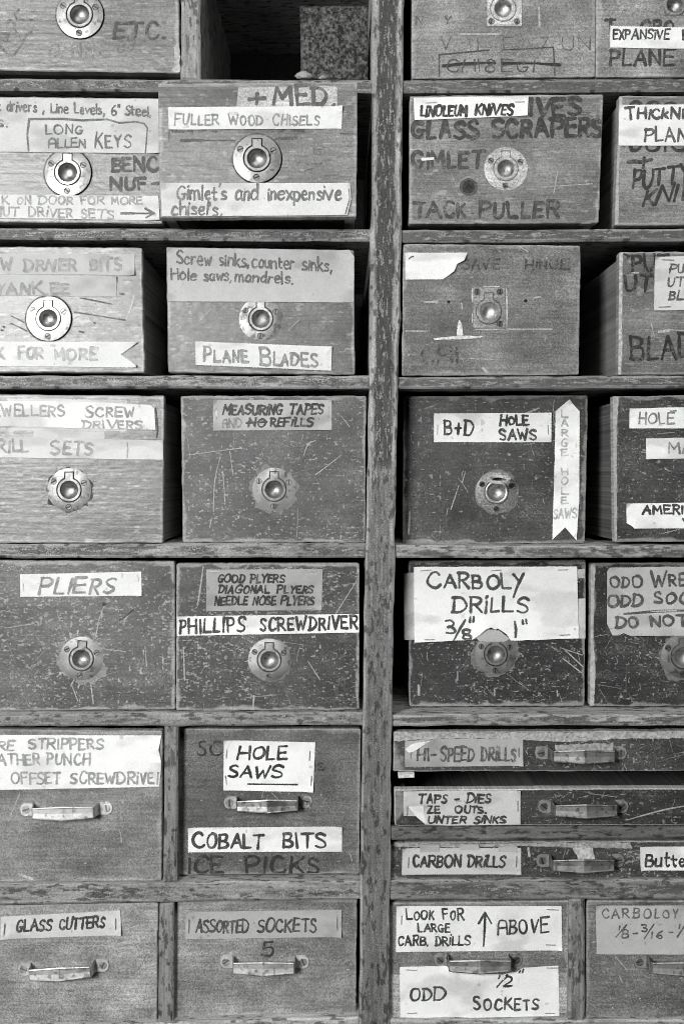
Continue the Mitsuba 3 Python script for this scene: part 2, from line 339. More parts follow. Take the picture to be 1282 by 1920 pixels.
class Drawer:
    def __init__(self, quad, y, kind, alb, chips, label, group=None, pull=None, edge=None, name='drawer_box', depth=.36):
        self.key = key = numbered(name)
        labels[key] = {'label': label, 'category': 'drawer', 'group': 'drawers of the tool cabinet'}
        self.y, self.id, self.kind, self.alb = y, next_id(), kind, alb
        q = PP(quad, y); self.q = q
        holes, self.pull = [], pull
        if pull:
            c = P(*pull[:2], y); rr = 19 * S
            if len(pull) > 2: rr = (pull[2] + 1.9) * S; c = c + np.array([.9, -.4]) * S
            holes = [np.array([c + rr * np.array([math.cos(a), math.sin(a)]) for a in np.linspace(0, 2 * math.pi, 29)[:-1]])]
        rr = .0012 + .0012 * rng.random()
        out = np.array(Polygon([q[3], q[2], q[1], q[0]]).buffer(-rr).buffer(rr, 3).exterior.coords)[:-1]
        out = wobble(wobble(densify(ring_ccw(out), .004), .0006, 60, self.id), .0006, 260, self.id + 7)
        m = slab(Mesh(), out, y, y + .016, .0011, quad_st(q), self.id, alb, chips, edge=edge or (max(alb, .26), 6), holes=holes)
        m.put(key, 'front', kind)
        x0, x1 = max(q[0][0], q[3][0]) + .0015, min(q[1][0], q[2][0]) - .0015
        z1, z0 = min(q[0][1], q[1][1]) - .002, max(q[2][1], q[3][1]) + .002
        for a, b in ((x0, x0 + .011), (x1 - .011, x1)):
            m = Mesh(); o = np.array([[a, z0], [b, z0], [b, z1 - .004], [a, z1 - .004]])
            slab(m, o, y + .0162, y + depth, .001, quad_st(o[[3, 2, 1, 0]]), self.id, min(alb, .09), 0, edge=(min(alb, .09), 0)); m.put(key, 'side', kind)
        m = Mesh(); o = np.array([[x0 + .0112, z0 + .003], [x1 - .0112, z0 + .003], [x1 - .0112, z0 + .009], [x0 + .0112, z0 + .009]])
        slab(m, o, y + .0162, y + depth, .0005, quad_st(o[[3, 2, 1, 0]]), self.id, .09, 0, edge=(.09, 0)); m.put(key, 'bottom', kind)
    def paper(self, pts, alb, texts=(), staples=(), lift=.0008, amp=.0016, name='paper_label', rough=.5, b=0, extra=None):
        """texts: (strokes in pixels, ink albedo, pen width, wear)"""
        y, ident = self.y, next_id(); r = random.Random(ident)
        if alb > .64 and not (pts[0][0] < 400 and pts[0][1] < 900): alb = min(.86, alb * 1.12)
        p = np.array(pts, float); p = densify(p, 10)
        w = np.stack([p[:, 0] * .09, p[:, 1] * .09, np.full(len(p), ident * 3.3)], 1)
        p = p + rough * 2 * np.stack([meshkit.fbm(w, 2, 5) - .5, meshkit.fbm(w + 31, 2, 6) - .5], 1)
        poly = Polygon(p).buffer(0)
        if poly.geom_type != 'Polygon': poly = max(poly.geoms, key=lambda g: g.area)
        base = sheet_fn(ident, amp)
        cr = [(to_m(Point(*pts[k]), y).coords[0], r.uniform(.0015, .004), r.uniform(.008, .018)) for k in r.sample(range(len(pts)), min(2, len(pts)))] if amp > .0004 else []
        def hf(q):
            h = lift + base(q)
            for (a_, b_), up_, rad_ in cr: h = h + up_ * np.clip(1 - np.hypot(q[:, 0] - a_, q[:, 1] - b_) / rad_, 0, 1) ** 1.6   # a curled corner
            return h
        m = Mesh(); mesh_flat(m, to_m(poly, y), y, hf, ident, alb, b, skirt=.0006, cell=.006)
        key = m.put(self.key, name, 'paper', smooth=False)
        clip = poly.buffer(-.4)
        groups = {}
        for k, (st, al, wd, wear) in enumerate(singles(texts)): groups[(al, wear, k)] = [(st, wd)]
        for (al, wear, _), lst in groups.items():
            g = unary_union([strokes_to_poly(s, wd, r) for s, wd in lst]).intersection(clip)
            m = Mesh(); mesh_flat(m, to_m(g, y), y, lambda q: hf(q) + .00028, ident, al, wear); m.put(key, 'lettering', 'ink')
        for (a, b2, c, d) in staples:
            mm = Mesh(); g = LineString([(a, b2), (c, d)]).buffer(.95, 3)
            o = np.array(to_m(g, y).exterior.coords)[:-1]; h0 = float(hf(o).max())
            slab(mm, o, y - h0 - .0009, y - h0 + .0004, .0003, alb=.55, ident=ident, b=2); mm.put(key, 'staple', 'metal')
        return key
    def writing(self, texts, name='lettering'):
        r = random.Random(self.id); groups = {}
        for k, (st, al, wd, wear) in enumerate(singles(texts)): groups[(al * (.85 if wear > 3 else .6), wear - 1 if wear > 3 else max(0, wear - 2), k)] = [(st, wd)]
        face = Polygon(self.q).buffer(-.001)
        for (al, wear, _), lst in groups.items():
            g = to_m(unary_union([strokes_to_poly(s, wd, r) for s, wd in lst]), self.y).intersection(face)
            m = Mesh(); mesh_flat(m, g, self.y, flat_fn(.0004), self.id, al, wear); m.put(self.key, name, 'ink')
    def patch(self, pts, alb, kind='paper', name='paper_scrap', h=.0003, b=0, rough=1.0):
        p = densify(np.array(pts, float), 6); s = next_id()
        w = np.stack([p[:, 0] * .2, p[:, 1] * .2, np.full(len(p), s * 3.3)], 1)
        p = p + rough * 2 * np.stack([meshkit.fbm(w, 2, 5) - .5, meshkit.fbm(w + 31, 2, 6) - .5], 1)
        m = Mesh(); g = to_m(Polygon(p).buffer(0), self.y).intersection(Polygon(self.q).buffer(.004))
        mesh_flat(m, g, self.y, flat_fn(h), s, alb, b, skirt=h); return m.put(self.key, name, kind)
    def halo(self, cx, cy, R, alb, reach=9, seed=1):
        """paint worn or grime gathered round a pull, with ragged outline"""
        a = np.linspace(0, 2 * math.pi, 150)[:-1]
        q = np.stack([np.cos(a) * 2.2, np.sin(a) * 2.2, np.full(len(a), seed * 5.7)], 1)
        rr = R - 2 + reach * 2.6 * np.clip(meshkit.fbm(q * 1.6, 3, seed) - .36, -.08, 1) * (.5 + 1.0 * meshkit.noise(q, seed + 3)) + .5 * (meshkit.noise(q * 9, 4) - .3)
        g = Polygon(np.stack([cx + rr * np.cos(a), cy + rr * np.sin(a)], 1)).buffer(0)
        r = random.Random(seed)
        g = unary_union([g] + [Point(cx + (R + d_) * math.cos(t), cy + (R + d_) * math.sin(t)).buffer(r.uniform(.5, 1.5), 2) for _ in range(26) for t, d_ in [(r.uniform(0, 6.3), r.uniform(0, reach * 1.6))]])
        m = Mesh(); mesh_flat(m, to_m(g.difference(Point(cx, cy).buffer(R - 5)), self.y).intersection(Polygon(self.q).buffer(-.001)), self.y, flat_fn(.00022), self.id, alb, 0)
        m.put(self.key, 'worn_halo', 'plain_wood', kind='stuff')
    def scratches(self, lines=(), n=0, seed=1, alb=.42, area=None):
        """worn-through scratches in the paint, one part"""
        r = random.Random(seed * 991 + self.id); polys = []
        for ln in lines:
            w = ln[-1]; c = [tuple(ln[k:k + 2]) for k in range(0, len(ln) - 1, 2)]
            c = catmull(np.array(c), 4) if len(c) > 2 else np.array(c, float)
            k = len(c)
            for i in range(k - 1):
                polys.append(unary_union([Point(*c[i]).buffer(w / 2 * (.4 + .6 * math.sin(math.pi * (i + .3) / k)), 3), Point(*c[i + 1]).buffer(w / 2 * (.4 + .6 * math.sin(math.pi * (i + 1) / k)), 3)]).convex_hull)
        auto_n = -len(polys)
        if area:
            x0, y0, x1, y1 = area
            for _ in range(int(n * .5)):
                x, y = r.uniform(x0, x1), r.uniform(y0, y1)
                if r.random() < .6:
                    a = r.gauss(1.5, .6) if r.random() < .6 else r.uniform(-.3, .3); L = r.uniform(3, 14) if r.random() < .88 else r.uniform(20, 60)
                    w = r.uniform(.5, 1.2)
                    polys.append(LineString([(x, y), (x + L * .5 * math.cos(a) + r.gauss(0, 1), y + L * .5 * math.sin(a)), (x + L * math.cos(a), y + L * math.sin(a))]).buffer(w / 2, 2))
                else:
                    R = r.uniform(.8, 2.6); k = r.randint(4, 7); st = r.uniform(.6, 1.8)
                    polys.append(Polygon([(x + R * st * r.uniform(.5, 1.2) * math.cos(t), y + R * r.uniform(.5, 1.2) * math.sin(t)) for t in np.linspace(0, 6.28, k + 1)[:-1]]).buffer(0))
        auto_n += len(polys)
        if not polys: return
        m, cut = Mesh(), Polygon(self.q).buffer(-.0005)
        if self.pull: cut = cut.difference(Point(*P(*self.pull[:2], self.y)).buffer((self.pull[2] + 2.5 if len(self.pull) > 2 else 36) * S))
        for k, g in enumerate(polys):
            auto = k >= len(polys) - auto_n
            mesh_flat(m, to_m(g, self.y).intersection(cut), self.y, flat_fn(.00015 + .00012 * r.random()), self.id, alb * (r.uniform(.35, .95) if auto else 1), 0)
        m.put(self.key, 'scratches', 'plain_wood', kind='stuff')

# ---------------------------------------------------------------- hardware
def circ(c, r, n=40): return np.array([np.asarray(c) + r * np.array([math.cos(a), math.sin(a)]) for a in np.linspace(0, 2 * math.pi, n + 1)[:-1]])
def lathe(m, c, y, prof, n=40, ident=0, alb=.5, b=0):
    pr = np.array(prof, float); a = np.linspace(0, 2 * np.pi, n + 1)[:-1]; k = len(pr)
    v = np.stack([c[0] + pr[:, None, 0] * np.cos(a), y - pr[:, None, 1] + 0 * a, c[1] + pr[:, None, 0] * np.sin(a)], -1).reshape(-1, 3)
    i, j = np.meshgrid(np.arange(k - 1), np.arange(n), indexing='ij'); j2 = (j + 1) % n
    f = np.vstack([np.stack([i * n + j, (i + 1) * n + j2, (i + 1) * n + j], -1).reshape(-1, 3), np.stack([i * n + j, i * n + j2, (i + 1) * n + j2], -1).reshape(-1, 3)])
    m.add(v, f, enc(np.full((len(v), 2), .5), ident, alb, b)); return m
def screw(parent, c, r, y, ident, alb, ang, kind='metal'):
    s = Polygon(circ(c, r, 20)); slot = shapely.affinity.rotate(sbox(c[0] - 2 * r, c[1] - r * .15, c[0] + 2 * r, c[1] + r * .15), ang, origin=tuple(c))
    m = Mesh()
    for g in s.difference(slot).geoms: slab(m, np.array(g.exterior.coords)[:-1], y - .0005, y + .001, .0003, ident=ident, alb=alb, b=3)
    slab(m, circ(c, r * .97, 20), y + .0001, y + .0012, .0001, ident=ident, alb=alb * .35, b=3)
    m.put(parent, 'screw', kind)
SCREWS = ((-29.3, 16), (28.5, 13.5), (-1, -33))
def ring_pull(dw, px, py, R=42, alb=.62, kind='metal', rough=1, open_deg=0, up=.0016, ring_alb=None, tilt=0, square=None, screws=None, cup_alb=None):
    y, ident, c = dw.y, next_id(), P(px, py, dw.y); k = S * R / 42.0
    rot = lambda g: shapely.affinity.rotate(g, tilt, origin=tuple(c))
    if square: outer = Polygon(PP(square, y)).buffer(-.0012).buffer(.0012)
    else: outer = Point(*c).buffer(42 * k, 18)
    slot = rot(sbox(c[0] - 9.6 * k, c[1] + 18 * k, c[0] + 9.6 * k, c[1] + 35.5 * k))
    hole = unary_union([Point(*c).buffer(24.8 * k, 12), slot])
    sc = [P(a, b, y) for a, b in screws] if screws else [c + np.array(rot_v(s, tilt)) * k for s in SCREWS]
    plate = outer.difference(hole)
    for q in sc: plate = plate.difference(Point(*q).buffer(5.8 * k, 6))
    m = Mesh()
    yb = y + (.004 if len(dw.pull) > 2 else .0004)
    for g in getattr(plate, 'geoms', [plate]):
        if square:
            slab(m, np.array(g.exterior.coords)[:-1], y - up, yb, .0004, ident=ident, alb=alb, b=rough, holes=[np.array(h.coords)[:-1] for h in g.interiors])
            continue
        dome = lambda q: up - .0012 * np.clip((np.hypot(q[:, 0] - c[0], q[:, 1] - c[1]) / k - 24) / 18, 0, 1.05) ** 1.5
        cells, rad = [], [0, 27, 31, 35, 38.5, 41, 60]
        for r0_, r1_ in zip(rad[:-1], rad[1:]):
            ringp = Point(*c).buffer(r1_ * k, 24).difference(Point(*c).buffer(r0_ * k, 24)) if r0_ else Point(*c).buffer(r1_ * k, 24)
            for a0 in range(24):
                w = Polygon([c, c + 99 * k * np.array(rot_v((1, 0), a0 * 15)), c + 99 * k * np.array(rot_v((1, 0), a0 * 15 + 15))])
                t_ = g.intersection(ringp).intersection(w)
                cells += [z for z in getattr(t_, 'geoms', [t_]) if z.geom_type == 'Polygon' and z.area > 1e-10]
        for z in cells: mesh_flat(m, z, y, dome, ident, alb, rough)
        for r_ in [g.exterior, *g.interiors]:
            e = np.array(r_.coords)[:-1]; e = ring_ccw(e, r_ is g.exterior); n = len(e); i = np.arange(n); j = (i + 1) % n
            v = np.vstack([np.stack([e[:, 0], y - dome(e), e[:, 1]], 1), np.stack([e[:, 0], np.full(n, yb), e[:, 1]], 1)])
            m.add(v, np.vstack([np.stack([i, i + n, j + n], 1), np.stack([i, j + n, j], 1)]), enc(np.full((2 * n, 2), .5), ident, alb, rough))
    # groove floor under the ring, its colour darkened to paint the shade there
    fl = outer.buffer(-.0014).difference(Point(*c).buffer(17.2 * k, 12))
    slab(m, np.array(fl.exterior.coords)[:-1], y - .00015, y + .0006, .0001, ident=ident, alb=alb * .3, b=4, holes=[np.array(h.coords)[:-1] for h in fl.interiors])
    if len(dw.pull) > 2: slab(m, circ(c, 46.5 * k), y + .0042, y + .006, .0001, ident=ident, alb=.012, b=4, holes=[circ(c, 17.3 * k)])  # near-black backing disc paints the shade in the gap round the plate
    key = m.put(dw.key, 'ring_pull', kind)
    # the folding ring with its hinge tab
    m = Mesh(); up2 = up + .0003; ra = ring_alb or alb
    if not open_deg:
        body = unary_union([Point(*c).buffer(23.2 * k, 14), rot(sbox(c[0] - 8.5 * k, c[1] + 15 * k, c[0] + 8.5 * k, c[1] + 34.4 * k))]).difference(Point(*c).buffer(16.4 * k, 12))
        slab(m, np.array(body.exterior.coords)[:-1], y - up2, y, .0007, ident=ident, alb=alb, b=rough, holes=[np.array(h.coords)[:-1] for h in body.interiors])
    else:
        body = unary_union([Point(*c).buffer(23.2 * k, 14), sbox(c[0] - 8.5 * k, c[1] + 15 * k, c[0] + 8.5 * k, c[1] + 36 * k)]).difference(Point(*c).buffer(16.4 * k, 12))
        slab(m, np.array(body.exterior.coords)[:-1], -up2, .0008, .0005, ident=ident, alb=ra, b=rough, holes=[np.array(h.coords)[:-1] for h in body.interiors])
        a = math.radians(open_deg); z0 = c[1] + 36 * k
        for v in m.v:
            yy, zz = v[:, 1].copy(), v[:, 2] - z0
            v[:, 1] = y - .001 + yy * math.cos(a) + zz * math.sin(a); v[:, 2] = z0 + zz * math.cos(a) - yy * math.sin(a)
    m.put(key, 'ring', kind)
    m = Mesh(); th = np.linspace(0, math.pi / 2, 10); dep = .0070; rc = 17.6 * k
    prof = [(rc, .0006), (rc * .985, .0003)] + [(rc * .97 * math.cos(t), -dep * math.sin(t) + .0002) for t in th[:-1]] + [(1e-5, -dep + .0002)]
    if open_deg: prof = [(23 * k, .0004), (21.5 * k, .0009), (19 * k, .0007)] + prof[1:]
    lathe(m, c, y, prof[::-1], 36, ident, cup_alb or max(alb * .9, .42), 3)
    m.v = [v for v in m.v]; m.put(key, 'finger_cup', 'metal', smooth=True)
    for q in sc: screw(key, q, 5.2 * k, y - up * .25, ident, alb * .62, 35 + 57 * (ident % 5), 'metal')
def rot_v(v, deg):
    a = math.radians(deg); return (v[0] * math.cos(a) - v[1] * math.sin(a), v[0] * math.sin(a) + v[1] * math.cos(a))
def bar_handle(dw, px, py, tilt=0.0, alb=.6, half=73, rough=1):
    dw.scratches([], 46, int(px), .40, (px - 52, py - 34, px + 50, py - 12))
    """bent strap handle: two screwed ears, two arms, a bar that is widest in its middle; px,py = midpoint of the two ears"""
    y, ident, c = dw.y, next_id(), P(px, py, dw.y)
    r0 = lambda p: c + np.array(rot_v((p[0] * S, p[1] * S), tilt))
    # stations along x: (x, y towards camera, half height)
    sta = [(-half + 13, .0010, 12.0), (-half + 15.5, .004, 11.6), (-58, .0195, 10.2), (-56, .0215, 10.2), (-28, .0228, 11.8), (0, .0245, 13.4), (28, .0228, 11.8), (56, .0215, 10.2), (58, .0195, 10.2), (half - 15.5, .004, 11.6), (half - 13, .0010, 12.0)]
    prof = [(-1, -.0016), (-1, .0), (-.86, .0004), (-.72, -.0005), (0, -.0008), (.72, -.0005), (.86, .0004), (1, .0), (1, -.0016), (0, -.0024)]
    v, n = [], len(prof)
    for x, yo, hh in sta:
        for a, d in prof:
            q = r0((x, a * hh)); v.append((q[0], y - yo - d, q[1]))
    v = np.array(v); f = []
    for i in range(len(sta) - 1):
        for j in range(n):
            a, b, cc, d = i * n + j, i * n + (j + 1) % n, (i + 1) * n + (j + 1) % n, (i + 1) * n + j
            f += [(a, d, cc), (a, cc, b)]
    m = Mesh(); m.add(v, np.array(f), enc(np.full((len(v), 2), .5), ident, alb, rough))
    key = None
    tm = trimesh.Trimesh(v, np.array(f), process=False)
    for sgn in (-1, 1):
        ec = r0((sgn * half, 0)); o = Polygon([r0((sgn * (half - 13.2), -12)), r0((sgn * (half - 13.2), 12)), r0((sgn * (half + 3), 13)), r0((sgn * (half + 10), 8)), r0((sgn * (half + 12), 0)), r0((sgn * (half + 9), -9)), r0((sgn * (half + 2), -13))]).buffer(-.001).buffer(.001, 4)
        slab(m, np.array(o.exterior.coords)[:-1], y - .0016, y + .0003, .0006, ident=ident, alb=alb, b=rough + 1)
    key = m.put(dw.key, 'handle', 'metal')
    for sgn in (-1, 1): screw(key, r0((sgn * half, 0)), 7.2 * S, y - .0020, ident, alb * .7, 40 * sgn + 17 * ident)
    return key
W = write
hl = lambda cx, cy, R, n, sd: [(cx + (R + r1) * math.cos(a), cy + (R + r1) * math.sin(a), cx + (R + r2) * math.cos(a + .05), cy + (R + r2) * math.sin(a + .05), w) for r_ in [random.Random(sd)] for _ in range(n) for a, r1, r2, w in [(r_.uniform(0, 6.3), r_.uniform(-2, 3), r_.uniform(2, 13), r_.uniform(1.5, 4.5))]]
K, DK, MD, FT = .03, .06, .16, .33      # ink tones

# ---------------------------------------------------------------- the cabinet: posts, shelves, dividers, back
CAB = 'tool_cabinet'
labels[CAB] = {'label': 'worn wooden cabinet of open shelves and posts that holds the labelled drawers', 'category': 'cabinet'}
def board(name, pts, yf, upright, alb=.30, dark=3, yb=.42, wob=.0011, bevel=.0022):
    q = PP(pts, 0); i = next_id(); i += (i % 2 == 0) if upright else (i % 2 == 1)
    n = len(pts) // 2
    out = wobble(densify(ring_ccw(q), .007), wob, 34, i)
    if upright:
        L, R = q[:n][np.argsort(q[:n][:, 1])], q[n:][np.argsort(q[n:][:, 1])]
        st = lambda p: np.stack([np.clip((q[:, 1].max() - p[:, 1]) / np.ptp(q[:, 1]), 0, 1), (p[:, 0] - np.interp(p[:, 1], L[:, 1], L[:, 0])) / (np.interp(p[:, 1], R[:, 1], R[:, 0]) - np.interp(p[:, 1], L[:, 1], L[:, 0]))], 1)
    else:
        tl, tr, br, bl = q; s0 = quad_st(q)
        st = s0
    m = slab(Mesh(), out, yf, yb, bevel, st, i, alb, dark, edge=(alb * 1.1, max(0, dark - 2)))
    return m.put(CAB, name, 'frame_wood')
# the middle post: left edge top to bottom, then right edge bottom to top
board('post', [(699, -160), (698, 100), (697, 250), (694, 480), (693, 600), (691, 720), (690, 800), (687, 950), (683, 1150), (679, 1400), (676, 1620), (675, 1800), (672, 2000),
               (728, 2000), (729, 1800), (731, 1600), (733, 1400), (738, 1150), (741, 950), (743, 800), (746, 720), (750, 600), (751, 480), (753, 250), (756, 100), (757, -160)], -.004, True, .35, 5, wob=.0013)
board('post', [(-110, -160), (-120, 2000), (-62, 2000), (-52, -160)], -.003, True)
board('post', [(1512, -160), (1512, 2000), (1570, 2000), (1570, -160)], -.003, True)
for L, dk, al in (([(-56, -150), (702, -148), (702, -122), (-56, -124)], 2, .3), ([(-56, 146), (700, 149), (699, 173), (-56, 168)], 3, .28), ([(-58, 427), (697, 429), (696, 452), (-58, 448)], 3, .32),
          ([(-58, 704), (693, 704), (692, 728), (-58, 728)], 2, .34), ([(-60, 1020), (687, 1019), (685, 1046), (-60, 1046)], 2, .32), ([(-60, 1336), (681, 1336), (680, 1361), (-60, 1363)], 1, .27),
          ([(-60, 1658), (677, 1653), (676, 1687), (-60, 1699)], 1, .30), ([(-60, 1928), (673, 1908), (672, 1950), (-60, 1965)], 1, .4)):
    board('shelf', L, .0, False, al, dk)
for L, dk, al in (([(752, -150), (1514, -150), (1514, -124), (752, -124)], 2, .3), ([(753, 149), (1514, 145), (1514, 169), (752, 173)], 3, .24), ([(750, 431), (1514, 426), (1514, 449), (750, 454)], 4, .27),
          ([(747, 707), (1514, 702), (1514, 726), (746, 729)], 3, .29), ([(740, 1023), (1514, 1023), (1514, 1045), (740, 1047)], 2, .33), ([(735, 1341), (1514, 1341), (1514, 1361), (735, 1362)], 2, .33),
          ([(730, 1551), (1514, 1548), (1514, 1573), (730, 1577)], 0, .17), ([(729, 1651), (1514, 1650), (1514, 1686), (728, 1689)], 2, .24), ([(727, 1914), (1514, 1914), (1514, 1955), (727, 1955)], 1, .4)):
    board('shelf', L, .0006, False, al, dk)
for L in ([(337, -122), (339, 147), (376, 148), (374, -122)], [(308, 1361), (305, 1657), (331, 1656), (334, 1361)], [(298, 1696), (296, 1925), (324, 1922), (326, 1695)], [(1068, 1687), (1066, 1916), (1097, 1916), (1097, 1687)]):
    board('divider', L, .002, True, .30 if L[0][1] < 0 else .24, 1)
for L in ([(-60, -140), (-60, 1950), (675, 1950), (700, -140)], [(735, -140), (735, 1950), (1514, 1950), (1514, -140)]):
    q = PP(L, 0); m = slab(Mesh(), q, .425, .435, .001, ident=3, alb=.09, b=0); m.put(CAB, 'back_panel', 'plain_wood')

# ---------------------------------------------------------------- top row
d = Drawer([(-47, -118), (333, -116), (337, 136), (-47, 130)], .004, 'bare_wood', 0.15, 2, 'bare wood drawer at the top left corner marked ETC. in faded ink', pull=(149.6, 27, 44))
q = lambda *a: [np.array(a, float).reshape(-1, 2) / 3.663]
d.writing([(W('ETC.', 213, 308, 71, 29, slant=.05), DK, 4.6, 3), (W('B', 186, 206, 106, 27), MD, 3, 5), (W('oD', 221, 252, 98, 24, yb1=92), .1, 2.8, 4), (W('C NN', 93, 176, 104, 24), .2, 3.5, 5),
           (q(130, 65, 100, 95, 115, 130, 230, 135) + q(50, 150, 70, 135, 100, 160, 95, 190, 130, 245) + q(215, 215, 180, 235, 150, 300, 95, 375, 55, 375, 0, 310) + q(5, 225, 60, 230, 40, 280, 20, 270), .12, 3.6, 4)])
d.patch([(326, 88), (336, 80), (337, 134), (322, 134), (327, 110)], .4, 'plain_wood', 'worn_corner', .0002, rough=3)
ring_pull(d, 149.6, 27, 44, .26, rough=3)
d = Drawer([(772, -118), (1118, -118), (1115, 143), (772, 146)], .006, 'worn_paint', 0.18, 1, 'grey drawer at top right with a square plate pull and a struck-out pencil line', pull=(943, 16))
d.writing([([np.array([(831, 123), (865, 119), (923, 117), (928, 118)]), np.array([(942, 118), (1004, 118), (1049, 121)])], .02, 4.2, 1), ([np.array([(823, 143), (823, 102), (917, 93)]), np.array([(940, 93), (1037, 88), (1040, 143)])], .07, 2.2, 3),
           (W('CHI8EG1', 838, 1002, 133, 21), .09, 2.2, 3), (W('V  I  F  7 UN', 826, 1106, 92, 22), .1, 2.0, 4), (W('N   Y', 780, 845, 44, 14), .1, 3, 4)])
d.scratches([(862, 63, 935, 63, 4), (1010, 12, 1011, 47, 4), (951, 143, 980, 141, 4)], 60, 3, .36, (775, 0, 1115, 143))
ring_pull(d, 943, 16, 42, .36, 'dull_metal', 1, square=[(913, -33), (978, -33), (978, 49), (913, 49)], screws=((921, -24), (970, -24), (921, 40), (969, 40)), cup_alb=.5)
d = Drawer([(1119, -118), (1505, -118), (1503, 142), (1117, 144)], .004, 'worn_paint', 0.207, 2, 'grey drawer in the top right corner with PLANE written below its white label', pull=(1264, 9))
d.writing([(W('PLANE', 1143, 1265, 122, 30, slant=.06), DK, 4.4, 3), (W('T  GRO', 1135, 1262, 60, 22), .05, 4.5, 3)])
d.paper([(1143, 49), (1320, 52), (1320, 92), (1143, 89)], .72, [(W('EXPANS!VE', 1149, 1255, 73, 17, slant=.06), .05, 3.0, 1), (W('BiT', 1279, 1312, 74, 17), .05, 3, 1)])
d.scratches([], 30, 5, .4, (1119, 0, 1282, 142))
ring_pull(d, 1264, 9, 38, .32, 'dull_metal', 1, square=[(1243, -42), (1300, -42), (1300, 29), (1243, 29)], screws=((1250, -34), (1290, -34), (1250, 22), (1289, 22)), cup_alb=.35)
# the empty compartment: a rough block and scraps
m = slab(Mesh(), wobble(densify(PP([(562, 9), (690, 9), (690, 149), (564, 149)], .07), .006), .0005, 60, 3), .07, .22, .002, alb=.2, ident=4)
m.put('', 'fibre_block', 'fibre'); labels['fibre_block'] = {'label': 'rough speckled grey block standing in the open compartment without a drawer', 'category': 'block'}
def crumple(key, px, py, y, r, seed, label):
    s = trimesh.creation.icosphere(2, r); v = s.vertices * [1.3, .8, .8]; v = v * (.6 + .9 * meshkit.fbm(s.vertices / r * 1.5 + seed * 9, 3, seed))[:, None]
    c = P(px, py, y); v[:, 2] = np.maximum(v[:, 2], -r * .45); v = v + [c[0], y, c[1]]
    m = Mesh(); m.add(v, s.faces, enc(np.full((len(v), 2), .5), seed, .32, 0)); k = m.put('', key, 'paper'); labels[k] = {'label': label, 'category': 'scrap'}
crumple('paper_scrap', 570, 142, .045, .0065, 2, 'crumpled pale scrap at the left foot of the speckled block'); crumple('paper_scrap', 605, 145, .045, .003, 5, 'tiny pale crumb before the speckled block')

# ---------------------------------------------------------------- second row
d = Drawer([(-47, 180), (304, 183), (303, 419), (-47, 415)], .003, 'bare_wood', 0.135, 2, 'wood drawer with a boxed KEYS label, half behind the pulled-out chisel drawer', pull=(127, 323, 43.5))
q = lambda *a: [np.array(a, float).reshape(-1, 2) / 4.135 + [0, 180]]
d.patch([(172, 288), (297, 288), (302, 367), (168, 366), (178, 340)], .17, 'bare_wood', 'dark_stain', .0002, rough=2)
d.writing([(W('BENC', 211, 296, 321, 24), .05, 5, 3), (W('NUF-', 208, 297, 355, 23), .05, 5, 3)])
d.paper([(-40, 183), (299, 186), (299, 288), (-40, 284)], .52, [(W('t drivers , Line Levels, 6" Steel,', -4, 282, 207, 18, yb1=218, gap=.2), .09, 2.9, 1), (W('s.', -2, 14, 238, 18), .09, 2.8, 1),
        (q(225, 425, 215, 300, 230, 180, 480, 178, 640, 190, 830, 182, 930, 210, 1050, 200, 1120, 215, 1145, 250, 1130, 440), .09, 3.1, 1), (W('LONG', 87, 155, 251, 16), .1, 2.9, 1), (W('@LLEN', 92, 160, 277, 16), .1, 2.9, 1), (W('Keys', 179, 246, 276, 31, caps=.72), .09, 3.2, 1)], lift=.0017, amp=.0006)
d.paper([(-40, 365), (297, 367), (300, 413), (-40, 408)], .62, [(W('K ON DOOR FOR MORE', 5, 267, 383, 14), .26, 2.9, 2), (W('NUT DR!VER SETS', -9, 213, 404, 16, yb1=410), .26, 2.9, 2), ([np.array([(228, 400), (289, 400)]), np.array([(273, 391), (289, 400), (274, 408)])], .12, 3.4, 1)])
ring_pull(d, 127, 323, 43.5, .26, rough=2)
d = Drawer([(296, 156), (670, 153), (668, 406), (300, 408)], -.046, 'bare_wood', 0.15, 2, 'wood drawer pulled out furthest, marked MED. above two chisel labels', pull=(482, 297, 43.6))
q = lambda *a: [np.array(a, float).reshape(-1, 2) / 3.127 + [290, 150]]
d.patch([(297, 162), (446, 163), (443, 198), (297, 201)], .10, 'bare_wood', 'dark_stain', .0002, b=1)
d.patch([(447, 163), (632, 160), (632, 199), (444, 199)], .38, 'bare_wood', 'pale_patch', .0002)
d.writing([(W('+', 468, 495, 195, 26), .14, 6, 3), (W('MED.', 513, 626, 196, 33), .14, 6.2, 3), (q(105, 298, 175, 300) + q(195, 292, 220, 298) + q(265, 296, 300, 292) + q(340, 295, 360, 300) + q(735, 295, 760, 292) + q(800, 293, 870, 295) + q(155, 352, 290, 352) + q(710, 342, 830, 338), .07, 4, 3),
           (q(290, 352, 470, 352) + q(1090, 312, 1180, 315) + q(86, 292, 84, 352) + q(240, 130, 238, 158), .1, 1.6, 2), (q(815, 480, 835, 500, 850, 480, 865, 500) + q(880, 480, 900, 495, 980, 485, 930, 515, 880, 530) + q(930, 370, 940, 360) + q(930, 400, 975, 405, 970, 440, 935, 430, 930, 400), .1, 2.4, 4)])
d.paper([(315, 201), (642, 199), (640, 241), (317, 243)], .67, [(W('Fuller Wood Chisels', 328, 599, 234, 21, caps=.86), .22, 2.9, 1)])
d.paper([(301, 343), (656, 343), (658, 374), (651, 403), (304, 406)], .62, [(W("Gimlet's and inexpensive", 333, 639, 374, 26, yb1=375, gap=.17), .14, 3.6, 1), (W("chisel's.", 323, 416, 403, 24, gap=.17), .14, 3.6, 1), (q(1138, 640, 1142, 700, 1118, 785), .06, 1.6, 1)])
ring_pull(d, 482, 297, 43.6, .24, up=.0024, rough=3)
